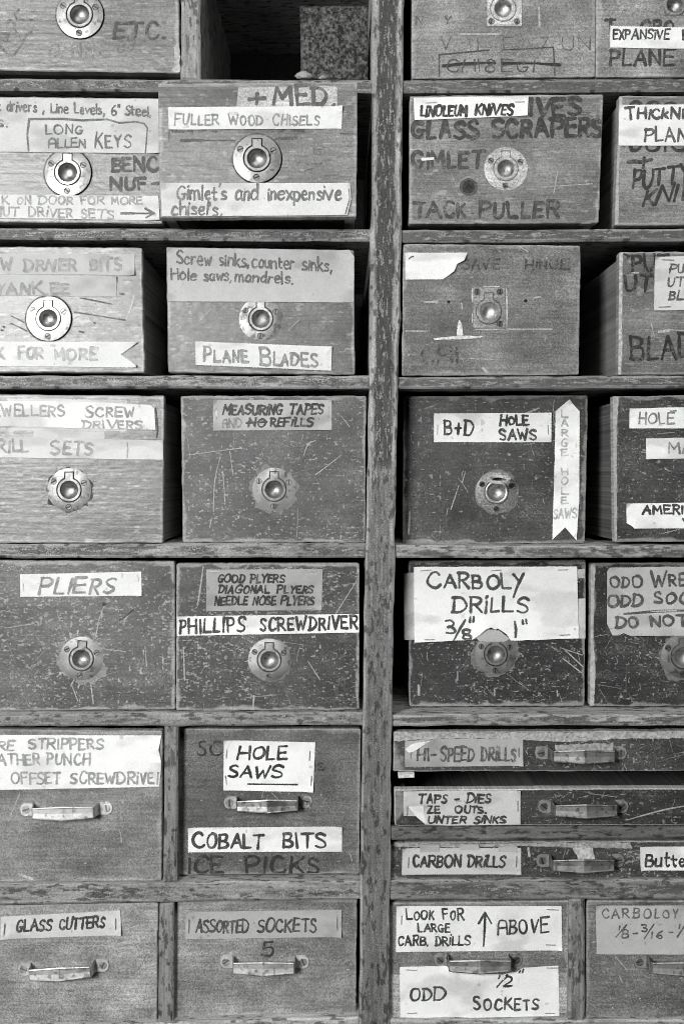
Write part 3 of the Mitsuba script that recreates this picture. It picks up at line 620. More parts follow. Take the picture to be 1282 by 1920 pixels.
d = Drawer([(768, 179), (1131, 176), (1122, 418), (767, 419)], .001, 'bare_wood', 0.196, 2, 'wood drawer with GLASS SCRAPERS lettered in thick marker across its face', pull=(948, 316))
d.writing([(W('IVES', 995, 1087, 215, 31), .05, 6.8, 3), (W('GLASS', 773, 895, 257, 31, yb1=257), .05, 6.6, 3), (W('SCRAPERS', 923, 1127, 257, 31, yb1=254), .05, 6.6, 3), (W('GIMLET', 773, 908, 314, 30), .07, 5.4, 3), (W('TACK', 776, 872, 406, 27), .08, 5.2, 3), (W('PULLER', 899, 1046, 407, 28), .08, 5.4, 3)])
d.paper([(775, 183), (990, 180), (988, 217), (777, 225)], .68, [(W('L!NOLEUM', 789, 874, 217, 18, slant=.15), .02, 4.0, 0), (W('KN!VES', 891, 962, 215, 18, slant=.18), .02, 4.0, 0)], [(798, 193, 818, 192), (966, 191, 982, 191)])
d.patch([(789, 296), (813, 294), (814, 299), (790, 301)], .7, 'paper', 'paper_scrap', .0006, rough=.5)
m = Mesh()
for k, (rr, al) in enumerate(((17, .10), (12, .05), (6, .035))): mesh_flat(m, to_m(Polygon(wobble(circ((878, 350), rr, 24), 3, .1, 4 + k)).buffer(0), d.y), d.y, flat_fn(.00015 * (k + 1)), 5, al, 0)
m.put(d.key, 'wood_knot', 'plain_wood')
d.scratches([(1045, 320, 1038, 362, 2), (1015, 350, 1110, 344, 1.5)], 30, 4, .4, (770, 180, 1125, 418))
d.halo(948, 316, 41, .2, 6, 10)
ring_pull(d, 948, 316, 40.6, .38, 'dull_metal', 2, cup_alb=.45)
d = Drawer([(1161, 179), (1507, 178), (1502, 420), (1152, 422)], .002, 'bare_wood', 0.221, 1, 'wood drawer with PUTTY KNI in marker, below the top right corner drawer')
q = lambda *a: [np.array(a, float).reshape(-1, 2) / 7.044 + [1100, 170]]
d.writing([(W('GOO', 1179, 1272, 215, 23), .05, 4.5, 2), (W('UUIC', 1181, 1286, 282, 25), .06, 5, 2), (q(545, 940, 620, 930, 700, 940, 760, 930, 855, 905) + q(755, 890, 750, 950, 742, 1010), .05, 5, 2), (W('PUTTY', 1186, 1296, 353, 30, yb1=340, slant=.15), .06, 4.6, 2), (W('KNIVES', 1205, 1340, 387, 29, yb1=362, slant=.25), .06, 4.6, 2)])
d.paper([(1160, 197), (1320, 195), (1320, 273), (1159, 273)], .72, [(W('THiCkNE', 1171, 1290, 222, 19), .07, 4, 1), (W('PLAN', 1208, 1288, 264, 24, caps=.8), .1, 3.6, 1)])
d.patch([(1161, 181), (1167, 181), (1160, 300), (1159, 420), (1153, 421)], .42, 'plain_wood', 'worn_edge', .0002, rough=1.2)
d.scratches([], 30, 5, .36, (1160, 290, 1282, 420))

# ---------------------------------------------------------------- third row
d = Drawer([(-47, 462), (266, 464), (271, 699), (-47, 697)], .005, 'bare_wood', 0.153, 3, 'pale glossy wood drawer with a notched ribbon label along its bottom', pull=(91, 597, 41.8))
d.paper([(-40, 475), (253, 477), (253, 516), (-40, 513)], .46, [(W('EW', -12, 22, 506, 20), .24, 4.6, 1), (W('DR!VER', 45, 143, 507, 20), .24, 4.6, 1), (W('BITS', 169, 227, 507, 21), .24, 4.6, 1)], amp=.0005)
d.paper([(-40, 515), (219, 518), (219, 556), (-40, 553)], .44, [(W('YANK.EE', -3, 129, 551, 20), .25, 4.4, 2)], amp=.0005)
d.paper([(-40, 640), (260, 641), (226.5, 664.6), (256, 684.5), (256, 689), (-40, 686)], .70, [(W('K', -7, 9, 672, 20), .33, 4.6, 2), (W('FOR', 36, 81, 672, 20), .33, 4.6, 2), (W('MORE', 104, 183, 674, 20), .33, 4.6, 2)])
d.writing([([np.array([(21, 592), (45, 604)]), np.array([(21, 606), (50, 620)]), np.array([(150, 558), (210, 570)]), np.array([(140, 585), (235, 600)])], .08, 2.2, 3), ([np.array([(6, 612), (8, 613)]), np.array([(3, 619), (6, 619)]), np.array([(149, 621), (156, 623)]), np.array([(177, 605), (178, 606)]), np.array([(225, 550), (231, 551)])], .05, 3, 2)], 'dark_mark')
d.scratches([(252, 552, 244, 580, 236, 599, 3)], 16, 6, .6, (0, 560, 266, 640))
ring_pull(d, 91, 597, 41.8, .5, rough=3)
d = Drawer([(312, 463), (663, 469), (665, 702), (315, 698)], .006, 'bare_wood', 0.104, 2, 'drawer with lower-case SCREW SINKS text above its pull', pull=(489, 597.6))
d.paper([(314, 464), (655, 469), (664, 482), (663, 567), (315, 565)], .44, [(W('Screw sinks,', 332, 466, 495, 23, yb1=500, gap=.17), .09, 3.2, 1), (W('counter sinks,', 473, 621, 501, 23, yb1=509, gap=.17), .09, 3.2, 1), (W('Hole saws,', 321, 433, 524, 20, yb1=527, gap=.17), .09, 3.2, 1), (W('mandrels.', 441, 548, 528, 20, yb1=532, gap=.17), .09, 3.2, 1)], lift=.0014, amp=.0005)
d.paper([(366, 640), (622, 650), (621, 695), (367, 684)], .70, [(W('Plane', 382, 465, 677, 29, yb1=680, caps=.78), .2, 4.2, 1), (W('Blades', 487, 595, 683, 29, yb1=687, caps=.78), .2, 4.2, 1)])
d.scratches([(395, 580, 375, 600, 1.6), (540, 620, 560, 600, 1.6)], 40, 7, .42, (316, 568, 664, 700))
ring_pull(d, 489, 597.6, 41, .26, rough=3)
d = Drawer([(756, 457), (1088, 460), (1085, 702), (753, 704)], .004, 'worn_paint', 0.132, 1, 'grey painted drawer with a painted-over square plate and torn white label remnant', pull=(916, 584))
d.paper([(759, 474), (876, 474), (870, 488), (856, 495), (851, 509), (837, 519), (830, 524), (760, 524)], .70, [([np.array([(766, 486), (770, 482), (774, 481)])], .06, 2.2, 1)], rough=1.2)
d.patch([(856, 629), (858, 606), (861, 599), (865, 606), (868, 629)], .7, 'plain_wood', 'paint_smear', .0004, rough=.8)
d.patch([(812, 634), (860, 629), (910, 630), (890, 634), (850, 636), (815, 637)], .66, 'plain_wood', 'paint_smear', .0003, rough=1)
d.writing([(W('CHI', 790, 857, 682, 29), .06, 4, 4), (W('SAVE   H!NGE', 866, 1066, 504, 18), .06, 3.2, 4)])
m = Mesh()
for a, b in ((841, 565.6), (985, 563.7)): slab(m, circ(P(a, b, d.y), 3.2 * S, 12), d.y - .0003, d.y + .001, .0001, alb=.012, ident=2)
m.put(d.key, 'screw_holes', 'plain_wood', kind='stuff')
d.scratches([(795, 566, 820, 565, 4), (950, 617, 1034, 617, 3), (760, 620, 800, 621, 3), (966, 457, 990, 472, 2), (905, 690, 912, 697, 6), (1000, 558, 1012, 556, 2.5), (865, 568, 866, 578, 3), (880, 672, 925, 674, 2)], 80, 8, .36, (757, 460, 1085, 702))
d.pull = None; d.scratches([(885.5, 540, 885, 552, 885.5, 566, 3), (885, 588, 885, 604, 2.5), (949, 541, 949.5, 560, 950, 590, 949, 612, 3.4), (890, 617, 915, 617.5, 944, 617, 3), (905, 536.5, 935, 537, 2.4)], alb=.45); d.pull = (916, 584)
ring_pull(d, 916, 584, 42, .21, 'dull_metal', 3, square=[(887, 538), (947, 540), (948, 615), (887, 615)], screws=((894.6, 547), (937, 547), (893.6, 608), (936.4, 607)), cup_alb=.6)
d = Drawer([(1161, 472), (1507, 472), (1502, 702), (1159, 702)], .000, 'bare_wood', 0.162, 2, 'wood drawer with BLADES in big marker letters under a stapled paper, at the right edge')
d.patch([(1161, 473), (1167, 473), (1166, 560), (1166, 640), (1164, 702), (1159, 702)], .45, 'plain_wood', 'worn_edge', .0002, rough=1)
d.writing([(W('PUT', 1184, 1252, 507, 30), .045, 5, 2), (W('UTI', 1171, 1229, 544, 26), .045, 5.2, 2), (W('BLADES', 1180, 1352, 671, 41, gap=.2), .045, 4.8, 2), ([np.array([(1170, 476), (1179, 480), (1171, 488)])], .05, 3, 3)])
d.paper([(1227, 482), (1320, 479), (1320, 581), (1225, 582)], .60, [(W('PUTTY', 1254, 1335, 512, 16, slant=.12), .1, 3, 1), (W('UT!L!TY', 1252, 1345, 537, 16, slant=.15), .1, 3, 1), (W('BLADES', 1253, 1345, 562, 16, slant=.1), .1, 3, 1)], [(1240, 487, 1262, 488), (1234, 576, 1255, 575)])
d.scratches([(1235, 622, 1253, 619, 6), (1253, 618, 1290, 620, 2), (1184, 511, 1196, 511, 3), (1220, 604, 1226, 630, 2)], 40, 9, .42, (1165, 475, 1282, 700))

# ---------------------------------------------------------------- fourth row
d = Drawer([(-47, 739), (308, 742), (305, 1018), (-47, 1018)], .004, 'bare_wood', 0.127, 3, 'pale wood drawer labelled SCREW DRIVERS over DRILL SETS at the left edge', pull=(130, 918.5))
d.paper([(14, 747), (239, 750), (238, 808), (14, 807)], .58, lift=.0003, amp=.0003)
d.paper([(63, 807), (196, 809), (196, 823), (63, 822)], .56, lift=.0003, amp=.0003)
d.paper([(-40, 752), (129, 752), (239, 757), (284, 760), (290, 766), (292, 806), (14, 800), (-40, 800)], .72, [(W('EWELLERS', -10, 121, 780, 20), .27, 3.3, 1), (W('Screw', 161, 251, 782, 20, caps=.82), .27, 3.3, 1), (W('DRIVERS', 155, 266, 804, 15), .27, 3.0, 1)], lift=.0011)
d.paper([(-40, 817), (306, 826), (306, 862), (-40, 857)], .62, [(W('RILL', -6, 53, 847, 21), .28, 4.2, 1), (W('SETS', 96, 174, 851, 23, yb1=852), .26, 4.2, 1), ([np.array([(239, 829), (240, 842), (239, 858)])], .3, 2, 3)])
d.writing([([np.array([(292, 765), (294, 785), (296, 806), (294, 820)])], .03, 2.4, 1)], 'torn_edge')
d.halo(130, 918, 42, .08, 7, 8)
ring_pull(d, 130, 918.5, 41, .24, rough=3)
d.scratches([], 50, 10, .55, (0, 865, 305, 1015))
d = Drawer([(339, 742), (686, 742), (684, 1017), (343, 1017)], .012, 'worn_paint', 0.077, 3, 'scratched dark drawer labelled MEASURING TAPES', pull=(514, 917.6))
d.paper([(400, 750), (622, 750), (622, 806), (400, 807)], .40, [(W('MEASUR!NG', 418, 529, 777, 17, slant=.14), .02, 3.6, 0), (W('TAPES', 545, 606, 776, 17, slant=.14), .02, 3.6, 0), (W('@ND', 418, 453, 801, 15), .2, 3, 3), (W('NO', 466, 498, 800, 15, slant=.1), .03, 3.2, 1), ([np.array([(463, 793), (500, 791)])], .03, 3.5, 1), (W('REF!LLS', 508, 588, 799, 15, slant=.14), .02, 3.4, 0)], [(406, 764, 406, 786), (616, 764, 616, 786)])
d.scratches([(415, 848, 403, 900, 400, 960, 1.8), (431, 846, 436, 885, 1.6), (418, 884, 422, 945, 2), (568, 857, 578, 832, 592, 826, 2), (639, 854, 592, 890, 1.8), (350, 853, 453, 840, 1.6), (393, 990, 396, 975, 2), (640, 780, 655, 800, 1.6)], 170, 11, .40, (342, 810, 684, 1015))
d.halo(514, 917, 41, .2, 11, 9)
ring_pull(d, 514, 917.6, 41, .34, rough=5)
d = Drawer([(757, 743), (1102, 741), (1096, 1018), (755, 1020)], .045, 'worn_paint', 0.0416, 2, 'dark drawer with HOLE SAWS label and a vertical notched ribbon, its ring flipped out', pull=(931, 923))
d.paper([(813, 775), (1033, 774), (1033, 829), (813, 829)], .72, [(W('B+D', 833, 887, 815, 26), .035, 3.8, 0), (W('HoLE', 937, 991, 797, 17, caps=.8), .035, 3.8, 0), (W('SAWS', 936, 1004, 824, 18), .035, 3.8, 0)], [(820, 797, 819, 814), (1026.6, 797, 1027, 814)])
tx = [(W(ch, 1052, 1064, 768 + 14 + k * 18, 13), .42, 2.6, 3) for k, ch in enumerate('LARGE HOLE') if ch != ' ']
d.paper([(1066, 749), (1086, 771), (1085, 941), (1080, 1013), (1059, 989), (1035, 1012), (1039, 861), (1041, 771)], .74, tx + [(W('SAWS', 1037, 1080, 972, 17), .42, 2.6, 3)])
d.scratches([(860, 910, 845, 955, 2), (872, 885, 866, 905, 2), (1010, 765, 985, 775, 3), (768, 960, 766, 1000, 4)], 150, 12, .36, (757, 745, 1098, 1016))
d.halo(931, 923, 42, .15, 5, 11)
ring_pull(d, 931, 923, 41, .16, 'dull_metal', rough=3, open_deg=72, ring_alb=.4, cup_alb=.5)
d = Drawer([(1149, 743), (1505, 739), (1500, 1016), (1152, 1016)], .012, 'worn_paint', 0.0413, 2, 'dark drawer with three white labels, the lowest torn, at the right edge')
d.patch([(1149, 743), (1160, 742), (1156, 800), (1156, 1014), (1152, 1015)], .36, 'plain_wood', 'worn_edge', .0002, rough=2)
d.paper([(1179, 766), (1330, 762), (1330, 803), (1179, 803)], .68, [(W('HOLE', 1197, 1263, 794, 20), .2, 2.9, 1), ([np.array([(1256, 771), (1266, 770)])], .2, 2.6, 1), (W('S', 1296, 1310, 793, 20), .2, 2.9, 1)])
d.paper([(1210, 822), (1330, 820), (1330, 859), (1210, 861)], .68, [(W('MA', 1253, 1292, 850, 18), .2, 2.9, 1)])
d.paper([(1173, 944), (1330, 942), (1330, 990), (1188, 991), (1184, 987), (1174, 981)], .74, [(W('AMERI', 1204, 1278, 963, 15), .05, 3.6, 0), (W('V', 1279, 1296, 986, 12), .05, 3.6, 0)])
d.scratches([], 90, 13, .34, (1158, 745, 1282, 1014))

# ---------------------------------------------------------------- fifth row
d = Drawer([(-47, 1051), (327, 1053), (328, 1331), (-47, 1333)], .008, 'worn_paint', 0.0813, 4, 'scuffed grey drawer labelled PLIERS in slanted pen', pull=(153, 1235))
d.paper([(38, 1077), (265, 1072), (266, 1117), (39, 1119)], .66, [(W('PLIERS', 74, 218, 1114, 27, slant=.2, yb1=1112), .2, 4.2, 1)], [(44, 1095, 45, 1108), (258, 1078, 260, 1090)])
d.halo(153, 1235, 42, .27, 14, 3)
d.scratches(hl(153, 1235, 42, 14, 3) + [(195, 1137, 185, 1165, 180, 1195, 2.2), (180, 1215, 235, 1222, 1.6), (170, 1280, 175, 1320, 2.4), (135, 1285, 146, 1315, 2), (272, 1212, 275, 1250, 1.6), (233, 1163, 251, 1143, 3), (10, 1178, 60, 1170, 1.6)], 200, 14, .42, (0, 1055, 326, 1330))
d.writing([([np.array([(194, 1133), (196, 1133)])], .02, 5, 0), ([np.array([(224, 1163), (240, 1153), (250, 1144)])], .02, 2.5, 1)], 'dark_mark')
ring_pull(d, 153, 1235, 41, .30, rough=4, tilt=-4)
d = Drawer([(331, 1057), (673, 1056), (673, 1331), (330, 1333)], .009, 'worn_paint', 0.0455, 4, 'scuffed dark drawer with a grey PLYERS label above a white SCREWDRIVER strip', pull=(505, 1237.5))
d.paper([(387, 1068), (605, 1067), (603, 1144), (387, 1146)], .33, [(W('GOOD PLYERS', 410, 534, 1092, 14, slant=.14), .015, 3.1, 0), (W('DIAGONAL PLYERS', 410, 587, 1112, 14, slant=.14), .015, 3.1, 0), (W('NEEDLE NOSE PLYERS', 403, 589, 1134, 15, slant=.14), .015, 3.1, 0)], [(395, 1072, 412, 1071), (575, 1071, 590, 1072), (575, 1141, 592, 1140)])
d.paper([(332, 1156), (673, 1151), (673, 1186), (332, 1192)], .80, [(W('PHILLIPS', 338, 460, 1187, 25, yb1=1183, gap=.3), .03, 3.9, 0), (W('SCREWDRIVER', 489, 669, 1183, 22, yb1=1178, gap=.3), .03, 3.9, 0)])
d.halo(505, 1237, 41, .19, 7, 5)
d.scratches([(381, 1062, 376, 1100, 370, 1136, 3), (476, 1305, 474, 1332, 4), (668, 1090, 630, 1150, 2), (344, 1215, 346, 1275, 3), (577, 1240, 600, 1275, 1.8)], 220, 15, .38, (333, 1060, 672, 1330))
ring_pull(d, 505, 1237.5, 40, .34, rough=4)
d = Drawer([(766, 1052), (1098, 1050), (1095, 1324), (767, 1325)], .045, 'worn_paint', 0.0273, 3, 'dark drawer with the largest white label, cut around its pull, reading DRILLS', pull=(929, 1227))
d.paper([(757, 1075), (790, 1073), (790, 1200), (758, 1200)], .50, lift=.0002, amp=.0002)
d.paper([(1070, 1124), (1097, 1122), (1097, 1197), (1070, 1198)], .56, lift=.0002, amp=.0002)
d.paper([(1070, 1068), (1096, 1067), (1096, 1084), (1070, 1085)], .50, lift=.0002, amp=.0002)
q = lambda *a: [np.array(a, float).reshape(-1, 2) * .4696 + [680, 1030]]
d.paper([(775, 1063), (1081, 1062), (1084, 1197), (957, 1201), (950, 1190), (940, 1183), (933, 1178), (928, 1180), (920, 1176), (910, 1179), (900, 1188), (887, 1199), (777, 1205)], .74,
        [(W('CaRboL', 801, 956, 1102, 27, caps=.82), .06, 4.2, 0), (q(600, 100, 625, 130) + q(640, 97, 618, 140, 600, 190), .06, 4.2, 0), (W('DR!LLS', 847, 990, 1147, 27), .06, 4.2, 0), (W('3', 835, 853, 1188, 24), .06, 3.8, 0), (q(408, 282, 385, 320, 362, 364), .06, 3.8, 0), (W('8', 867, 882, 1199, 18), .06, 3.8, 0),
         (q(428, 270, 426, 290) + q(442, 270, 440, 288) + q(605, 288, 610, 320, 608, 350) + q(636, 282, 638, 296) + q(650, 280, 652, 295), .06, 3.8, 0)],
        [(788, 1070, 808, 1069), (920, 1070, 939, 1069), (1045, 1069, 1063, 1068), (796, 1199, 814, 1199), (1049, 1191, 1067, 1190)], lift=.0016, rough=.9)
d.patch([(892, 1196), (912, 1180), (935, 1182), (955, 1198), (945, 1203), (900, 1203)], .42, 'paper', 'torn_flap', .0020)
d.halo(929, 1227, 41, .15, 8, 6)
d.scratches([(784, 1285, 785, 1303, 5), (1044, 1295, 1045, 1305, 3), (927, 1290, 927, 1305, 2.5), (1060, 1220, 1092, 1250, 3), (1055, 1235, 1090, 1262, 2.5), (1050, 1215, 1090, 1228, 2)], 150, 16, .34, (768, 1205, 1094, 1322))
ring_pull(d, 929, 1227, 40, .28, rough=5)
d = Drawer([(1108, 1056), (1505, 1054), (1500, 1323), (1106, 1325)], .045, 'worn_paint', 0.0292, 3, 'dark drawer with a dog-eared ODD WRENCH label at the right edge', pull=(1281, 1231))
d.patch([(1108, 1057), (1116, 1057), (1113, 1120), (1112, 1200), (1116, 1260), (1113, 1323), (1106, 1324)], .40, 'plain_wood', 'worn_edge', .0002, rough=2)
d.paper([(1142, 1064), (1320, 1062), (1320, 1192), (1181, 1192), (1168, 1187), (1160, 1191), (1147, 1191), (1137, 1170), (1137, 1071)], .48, [(W('ODO', 1143, 1202, 1100, 20), .08, 4, 1), (W('Wre', 1219, 1284, 1099, 26, caps=.8), .08, 4, 1), (W('ODD', 1139, 1203, 1136, 21), .08, 4.2, 1), (W('SOC', 1226, 1288, 1131, 19), .08, 4.2, 1), ([np.array([(1169, 1151), (1230, 1146), (1300, 1144)])], .08, 3.6, 1), (W('DO', 1153, 1194, 1176, 19), .08, 4.2, 1), (W('NOT', 1218, 1286, 1173, 19), .08, 4.2, 1)], rough=.8, lift=.0016)
d.halo(1281, 1231, 44, .15, 8, 7)
d.scratches([], 130, 17, .34, (1112, 1192, 1282, 1322))
ring_pull(d, 1281, 1231, 43, .28, rough=5)

# ---------------------------------------------------------------- sixth row, left: two deep drawers
d = Drawer([(-47, 1368), (304, 1371), (302, 1652), (-47, 1659)], .010, 'worn_paint', 0.191, 1, 'grey drawer labelled OFFSET SCREWDRIVER above a bright strap handle')
d.paper([(-40, 1378), (303, 1379), (298, 1405), (303, 1430), (299, 1475), (-40, 1482)], .76, [(W('RE', -4, 29, 1407, 17), .34, 3.3, 2), (W('STRIPPERS', 55, 194, 1404, 18), .32, 3.3, 2), (W('ATHER', -4, 75, 1434, 19), .32, 3.3, 2), (W('PUNCH', 88, 170, 1433, 19), .32, 3.3, 2), (W('OFFSET', 22, 113, 1469, 20), .28, 3.4, 2), (W('SCREWDR!VEI', 133, 297, 1469, 20), .28, 3.4, 2)])
d.scratches([(16, 1540, 36, 1490, 1.8), (225, 1558, 228, 1580, 2), (35, 1640, 60, 1648, 6)], 60, 18, .42, (0, 1485, 300, 1650))
bar_handle(d, 124.6, 1517, 1, .88, rough=5, half=76)
d = Drawer([(334, 1367), (676, 1367), (673, 1639), (332, 1641)], .022, 'worn_paint', 0.109, 1, 'dark grey drawer with ICE PICKS lettered under its COBALT BITS label')
d.writing([(W('ICE', 355, 417, 1638, 30), .035, 4.6, 2), (W('PICKS', 460, 596, 1638, 32), .035, 4.8, 2), (W('SC', 371, 416, 1417, 28), .04, 3.2, 3), (W('S', 596, 607, 1444, 14), .04, 3, 3)])
d.paper([(420, 1388), (591, 1392), (587, 1485), (419, 1482)], .82, [(W('HOLE', 445, 538, 1423, 22, slant=.08), .025, 3.8, 0), (W('SAWS', 429, 531, 1457, 21, slant=.12), .025, 3.8, 0), ([np.array([(465, 1470), (557, 1471)])], .025, 2.8, 0)], [(426, 1406, 424, 1422), (581, 1409, 580, 1426), (423, 1455, 425, 1471), (584, 1455, 583, 1472)])
d.paper([(353, 1552), (641, 1550), (641, 1597), (353, 1598)], .74, [(W('COBALT', 362, 494, 1590, 26), .05, 4.2, 0), (W('BITS', 531, 610, 1589, 26), .05, 4.2, 0)])
d.scratches([(642, 1555, 634, 1570, 1.8), (655, 1600, 660, 1615, 2)], 80, 19, .34, (337, 1370, 672, 1638))
bar_handle(d, 502.5, 1504, 1, .55, rough=2)

# ---------------------------------------------------------------- sixth row, right: three shallow drawers
d = Drawer([(737, 1373), (1505, 1371), (1505, 1446), (737, 1447)], .004, 'worn_paint', 0.0425, 3, 'uppermost of the three shallow drawers, its HI-SPEED DRILLS label peeling at the corner', name='shallow_drawer_box')
d.patch([(738, 1374), (900, 1375), (1120, 1374), (1300, 1373), (1300, 1384), (1150, 1386), (1060, 1392), (960, 1386), (850, 1385), (738, 1390)], .36, 'plain_wood', 'worn_edge', .0002, rough=3)
d.patch([(1040, 1397), (1150, 1394), (1150, 1413), (1042, 1415)], .30, 'plain_wood', 'worn_lit_patch', .0002, rough=3)  # pale patch paints the light falling on the front behind the handle
d.paper([(759, 1390), (807, 1386), (980, 1385), (980, 1436), (759, 1438)], .36, [(W('HI-', 782, 817, 1426, 22), .08, 3.6, 2), (W('SPEED', 826, 888, 1426, 24, slant=.08), .08, 3.6, 2), (W('DR!LLS', 902, 966, 1426, 23, slant=.08), .10, 3.6, 3)], [(770, 1408, 770, 1422), (972, 1402, 972, 1420)])
d.patch([(759, 1405), (772, 1395), (807, 1388), (790, 1399), (777, 1408), (767, 1411)], .76, 'paper', 'torn_flap', .0032, rough=.6)
d.scratches([], 110, 20, .36, (985, 1390, 1282, 1445))
bar_handle(d, 1088.5, 1412, 0, .42, half=75, rough=4)
d = Drawer([(739, 1481), (1505, 1478), (1505, 1547), (740, 1549)], -.012, 'worn_paint', 0.0382, 2, 'middle shallow drawer with a torn TAPS AND DIES label and a pale top edge', name='shallow_drawer_box', edge=(.45, 7))
d.paper([(756, 1484), (975, 1482), (975, 1546), (836, 1548), (797, 1545), (778, 1530), (756, 1530)], .52, [(W('TAPS - D!ES', 786, 919, 1505, 16, slant=.1), .035, 3.3, 1), (W('ZE', 801, 824, 1524, 12), .035, 3.1, 1), (W('OUTS.', 853, 910, 1524, 12), .035, 3.1, 1), (W('UNTER S!NKS', 803, 948, 1543, 12, slant=.12), .035, 3.2, 1)], [(764, 1512, 763, 1528), (970, 1502, 970, 1520)])
d.patch([(766, 1513), (793, 1511), (798, 1544), (779, 1529)], .74, 'paper', 'torn_flap', .0032, rough=.5)
d.scratches([(1175, 1538, 1240, 1520, 1282, 1512, 3)], 90, 21, .34, (985, 1482, 1282, 1545))
bar_handle(d, 1092.5, 1512.5, 0, .38, rough=4)
d = Drawer([(729, 1580), (1505, 1577), (1505, 1648), (730, 1650)], .010, 'worn_paint', 0.0425, 3, 'lowest shallow drawer labelled CARBON DRILLS with a second label at the frame edge', name='shallow_drawer_box')
for r_ in ([(787, 1583), (823, 1583), (823, 1596), (787, 1597)], [(864, 1584), (896, 1582), (898, 1592), (862, 1593)], [(934, 1587), (969, 1586), (969, 1597), (933, 1597)]): d.patch(r_, .42, 'paper', 'paper_scrap', .0030, rough=1)
d.patch([(729, 1581), (900, 1582), (1180, 1580), (1185, 1592), (1100, 1590), (980, 1587), (850, 1590), (731, 1588)], .33, 'plain_wood', 'worn_edge', .0002, rough=3)
d.patch([(1070, 1584), (1110, 1586), (1115, 1612), (1085, 1612)], .5, 'plain_wood', 'worn_lit_patch', .0002, rough=4)
d.paper([(754, 1591), (976, 1590), (976, 1639), (753, 1640)], .54, [(W('CARBON', 775, 864, 1625, 20, slant=.06), .03, 3.7, 1), (W('DR!LLS', 877, 947, 1625, 20, slant=.06), .03, 3.7, 1)], [(766, 1608, 765, 1627), (968, 1605, 967, 1625)])
d.paper([(1199, 1588), (1320, 1587), (1320, 1632), (1200, 1632)], .78, [(W('Butte', 1209, 1282, 1624, 23), .03, 3.4, 0)])
d.scratches([(990, 1590, 992, 1605, 5)], 90, 22, .36, (980, 1590, 1200, 1645))
bar_handle(d, 1087.5, 1614, 0, .38, rough=4, half=72)
m = slab(Mesh(), PP([(746, 1453), (777, 1452), (777, 1459), (747, 1460)], -.004), -.004, .012, .0006, ident=4, alb=.6); m.put('', 'paper_tag', 'plain_wood')  # small pale paper tag caught in the gap
labels['paper_tag'] = {'label': 'small pale wedge lying in the gap between the two upper shallow drawers', 'category': 'tag'}

# ---------------------------------------------------------------- bottom row
d = Drawer([(-47, 1700), (296, 1694), (293, 1922), (-47, 1927)], .008, 'worn_paint', 0.27, 1, 'grey drawer labelled GLASS CUTTERS in the bottom left corner')
d.paper([(2, 1719), (226, 1707), (228, 1753), (2, 1761)], .58, [(W('GLASS', 33, 98, 1746, 20, yb1=1743, slant=.15), .05, 3.5, 0), (W('CUTTERS', 113, 197, 1743, 20, yb1=1738, slant=.15), .05, 3.5, 0)], [(10, 1732, 9, 1752), (217, 1722, 218, 1742)])
d.scratches([(207, 1776, 235, 1768, 262, 1766, 6), (215, 1780, 250, 1776, 4), (232, 1745, 260, 1735, 2)], 70, 23, .40, (0, 1760, 293, 1918))
bar_handle(d, 119, 1814, 3, .8, rough=4, half=75)
d = Drawer([(326, 1690), (669, 1686), (667, 1902), (325, 1907)], .014, 'worn_paint', 0.25, 1, 'grey drawer labelled ASSORTED SOCKETS with a lone figure 5 under the label')
d.paper([(348, 1710), (640, 1706), (640, 1757), (348, 1761)], .42, [(W('ASSORTED', 368, 466, 1748, 22, slant=.05), .06, 3.4, 1), (W('SOCKETS', 484, 592, 1747, 23, slant=.08), .06, 3.4, 1)], [(355, 1724, 354, 1748), (632, 1720, 632, 1742)])
d.writing([(W('5', 491, 512, 1792, 26), .05, 3.6, 2)])
d.scratches([], 120, 24, .42, (328, 1762, 667, 1900))
bar_handle(d, 496, 1804, 0, .78, rough=5)
d = Drawer([(729, 1694), (1067, 1690), (1064, 1909), (727, 1913)], .010, 'worn_paint', 0.16, 2, 'drawer with two white labels and an arrow pointing up beside ABOVE')
d.patch([(729, 1828), (752, 1828), (752, 1908), (729, 1909)], .36, 'worn_paint', 'pale_patch', .0002, b=2, rough=2)
d.patch([(1040, 1826), (1062, 1824), (1062, 1900), (1040, 1902)], .32, 'worn_paint', 'pale_patch', .0002, b=2, rough=2)
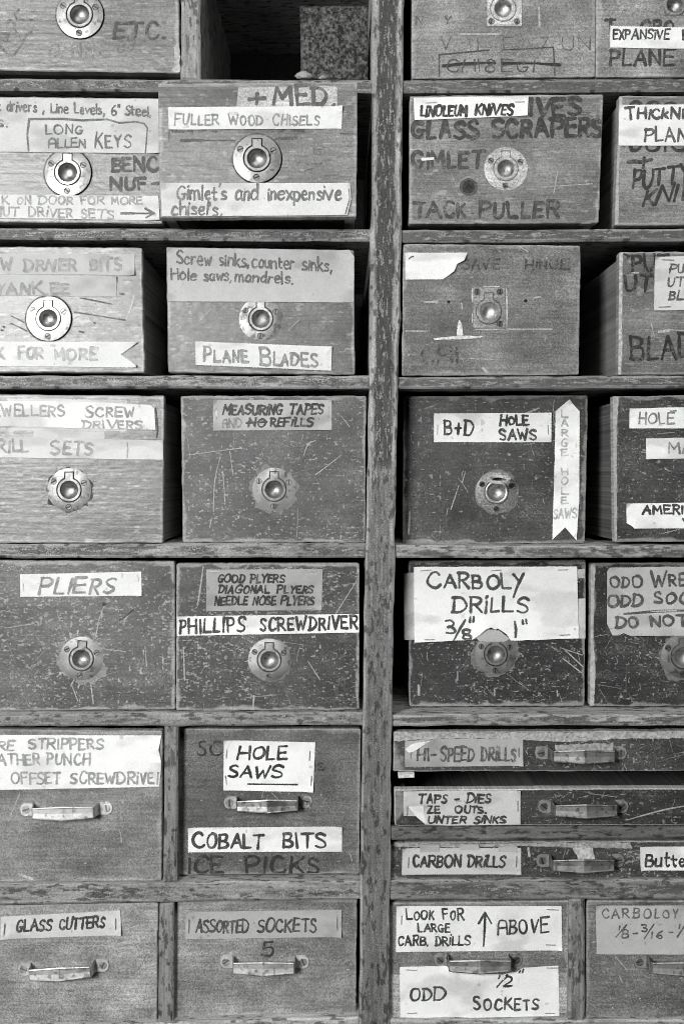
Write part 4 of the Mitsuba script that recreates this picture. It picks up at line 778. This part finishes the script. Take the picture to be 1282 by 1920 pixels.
d.paper([(743, 1699), (1052, 1699), (1053, 1782), (742, 1785)], .72, [(W('Look FoR', 761, 869, 1724, 20, caps=.78), .04, 2.9, 0), (W('LARGE', 783, 843, 1747, 15), .04, 2.9, 0), (W('CARB. DR!LLS', 747, 881, 1772, 17), .04, 3, 0), ([np.array([(906, 1774), (908, 1740), (909, 1711)]), np.array([(897, 1731), (908.7, 1711), (920.5, 1730.6)])], .04, 3.3, 0), (W('@BOVE', 933, 1028, 1752, 26, yb1=1746), .05, 3.2, 0)], [(1025, 1705, 1046, 1706), (1023, 1771, 1041, 1772), (753, 1717, 752, 1733)])
q = lambda *a: [np.array(a, float).reshape(-1, 2) * .4696 + [680, 1640]]
d.paper([(749, 1813), (837, 1811), (848, 1822), (880, 1826), (940, 1827), (968, 1822), (980, 1815), (1046, 1811), (1048, 1905), (750, 1911)], .74, [(W('ODD', 770, 835, 1875, 22), .06, 3.4, 0), (W('Sockets', 888, 1009, 1893, 27, caps=.72), .06, 3.4, 0), (q(546, 398, 541, 414) + q(575, 400, 555, 425, 535, 448), .05, 3, 0), (W('2', 943, 960, 1849, 20), .05, 3, 0), (q(628, 378, 624, 390) + q(640, 378, 636, 390), .05, 3, 0)],
        [(762, 1818, 781, 1819), (1025, 1815, 1045, 1815), (764, 1900, 781, 1899), (1022, 1900, 1039, 1900)])
d.scratches([], 60, 25, .36, (729, 1785, 1064, 1812))
bar_handle(d, 896, 1800, 0, .5, rough=4, half=72)
d = Drawer([(1098, 1690), (1447, 1690), (1447, 1913), (1098, 1914)], .010, 'worn_paint', 0.152, 2, 'grey drawer with a faint label of fractions in the bottom right corner')
q = lambda *a: [np.array(a, float).reshape(-1, 2) / 7.044 + [1100, 1680]]
d.paper([(1116, 1698), (1330, 1698), (1330, 1790), (1118, 1789)], .46, [(W('CARBOLOY', 1128, 1270, 1721, 16, gap=.4), .12, 2.5, 1), (q(430, 400, 418, 450) + q(520, 380, 450, 460, 380, 540) + q(605, 497, 660, 493) + q(880, 375, 820, 460, 755, 560) + q(858, 480, 852, 555) + q(1080, 478, 1130, 482) + q(1222, 380, 1212, 430) + q(1282, 400, 1190, 540), .10, 2.5, 1), (W('8', 1165, 1177, 1759, 15), .1, 2.5, 1), (W('3', 1202, 1212, 1747, 13), .1, 2.5, 1), (W('6', 1230, 1240, 1759, 13), .1, 2.5, 1)])
d.scratches([(1160, 1830, 1166, 1842, 2.5), (1150, 1790, 1175, 1820, 2)], 120, 26, .36, (1100, 1790, 1282, 1910))
bar_handle(d, 1271, 1804, 0, .45, rough=4)
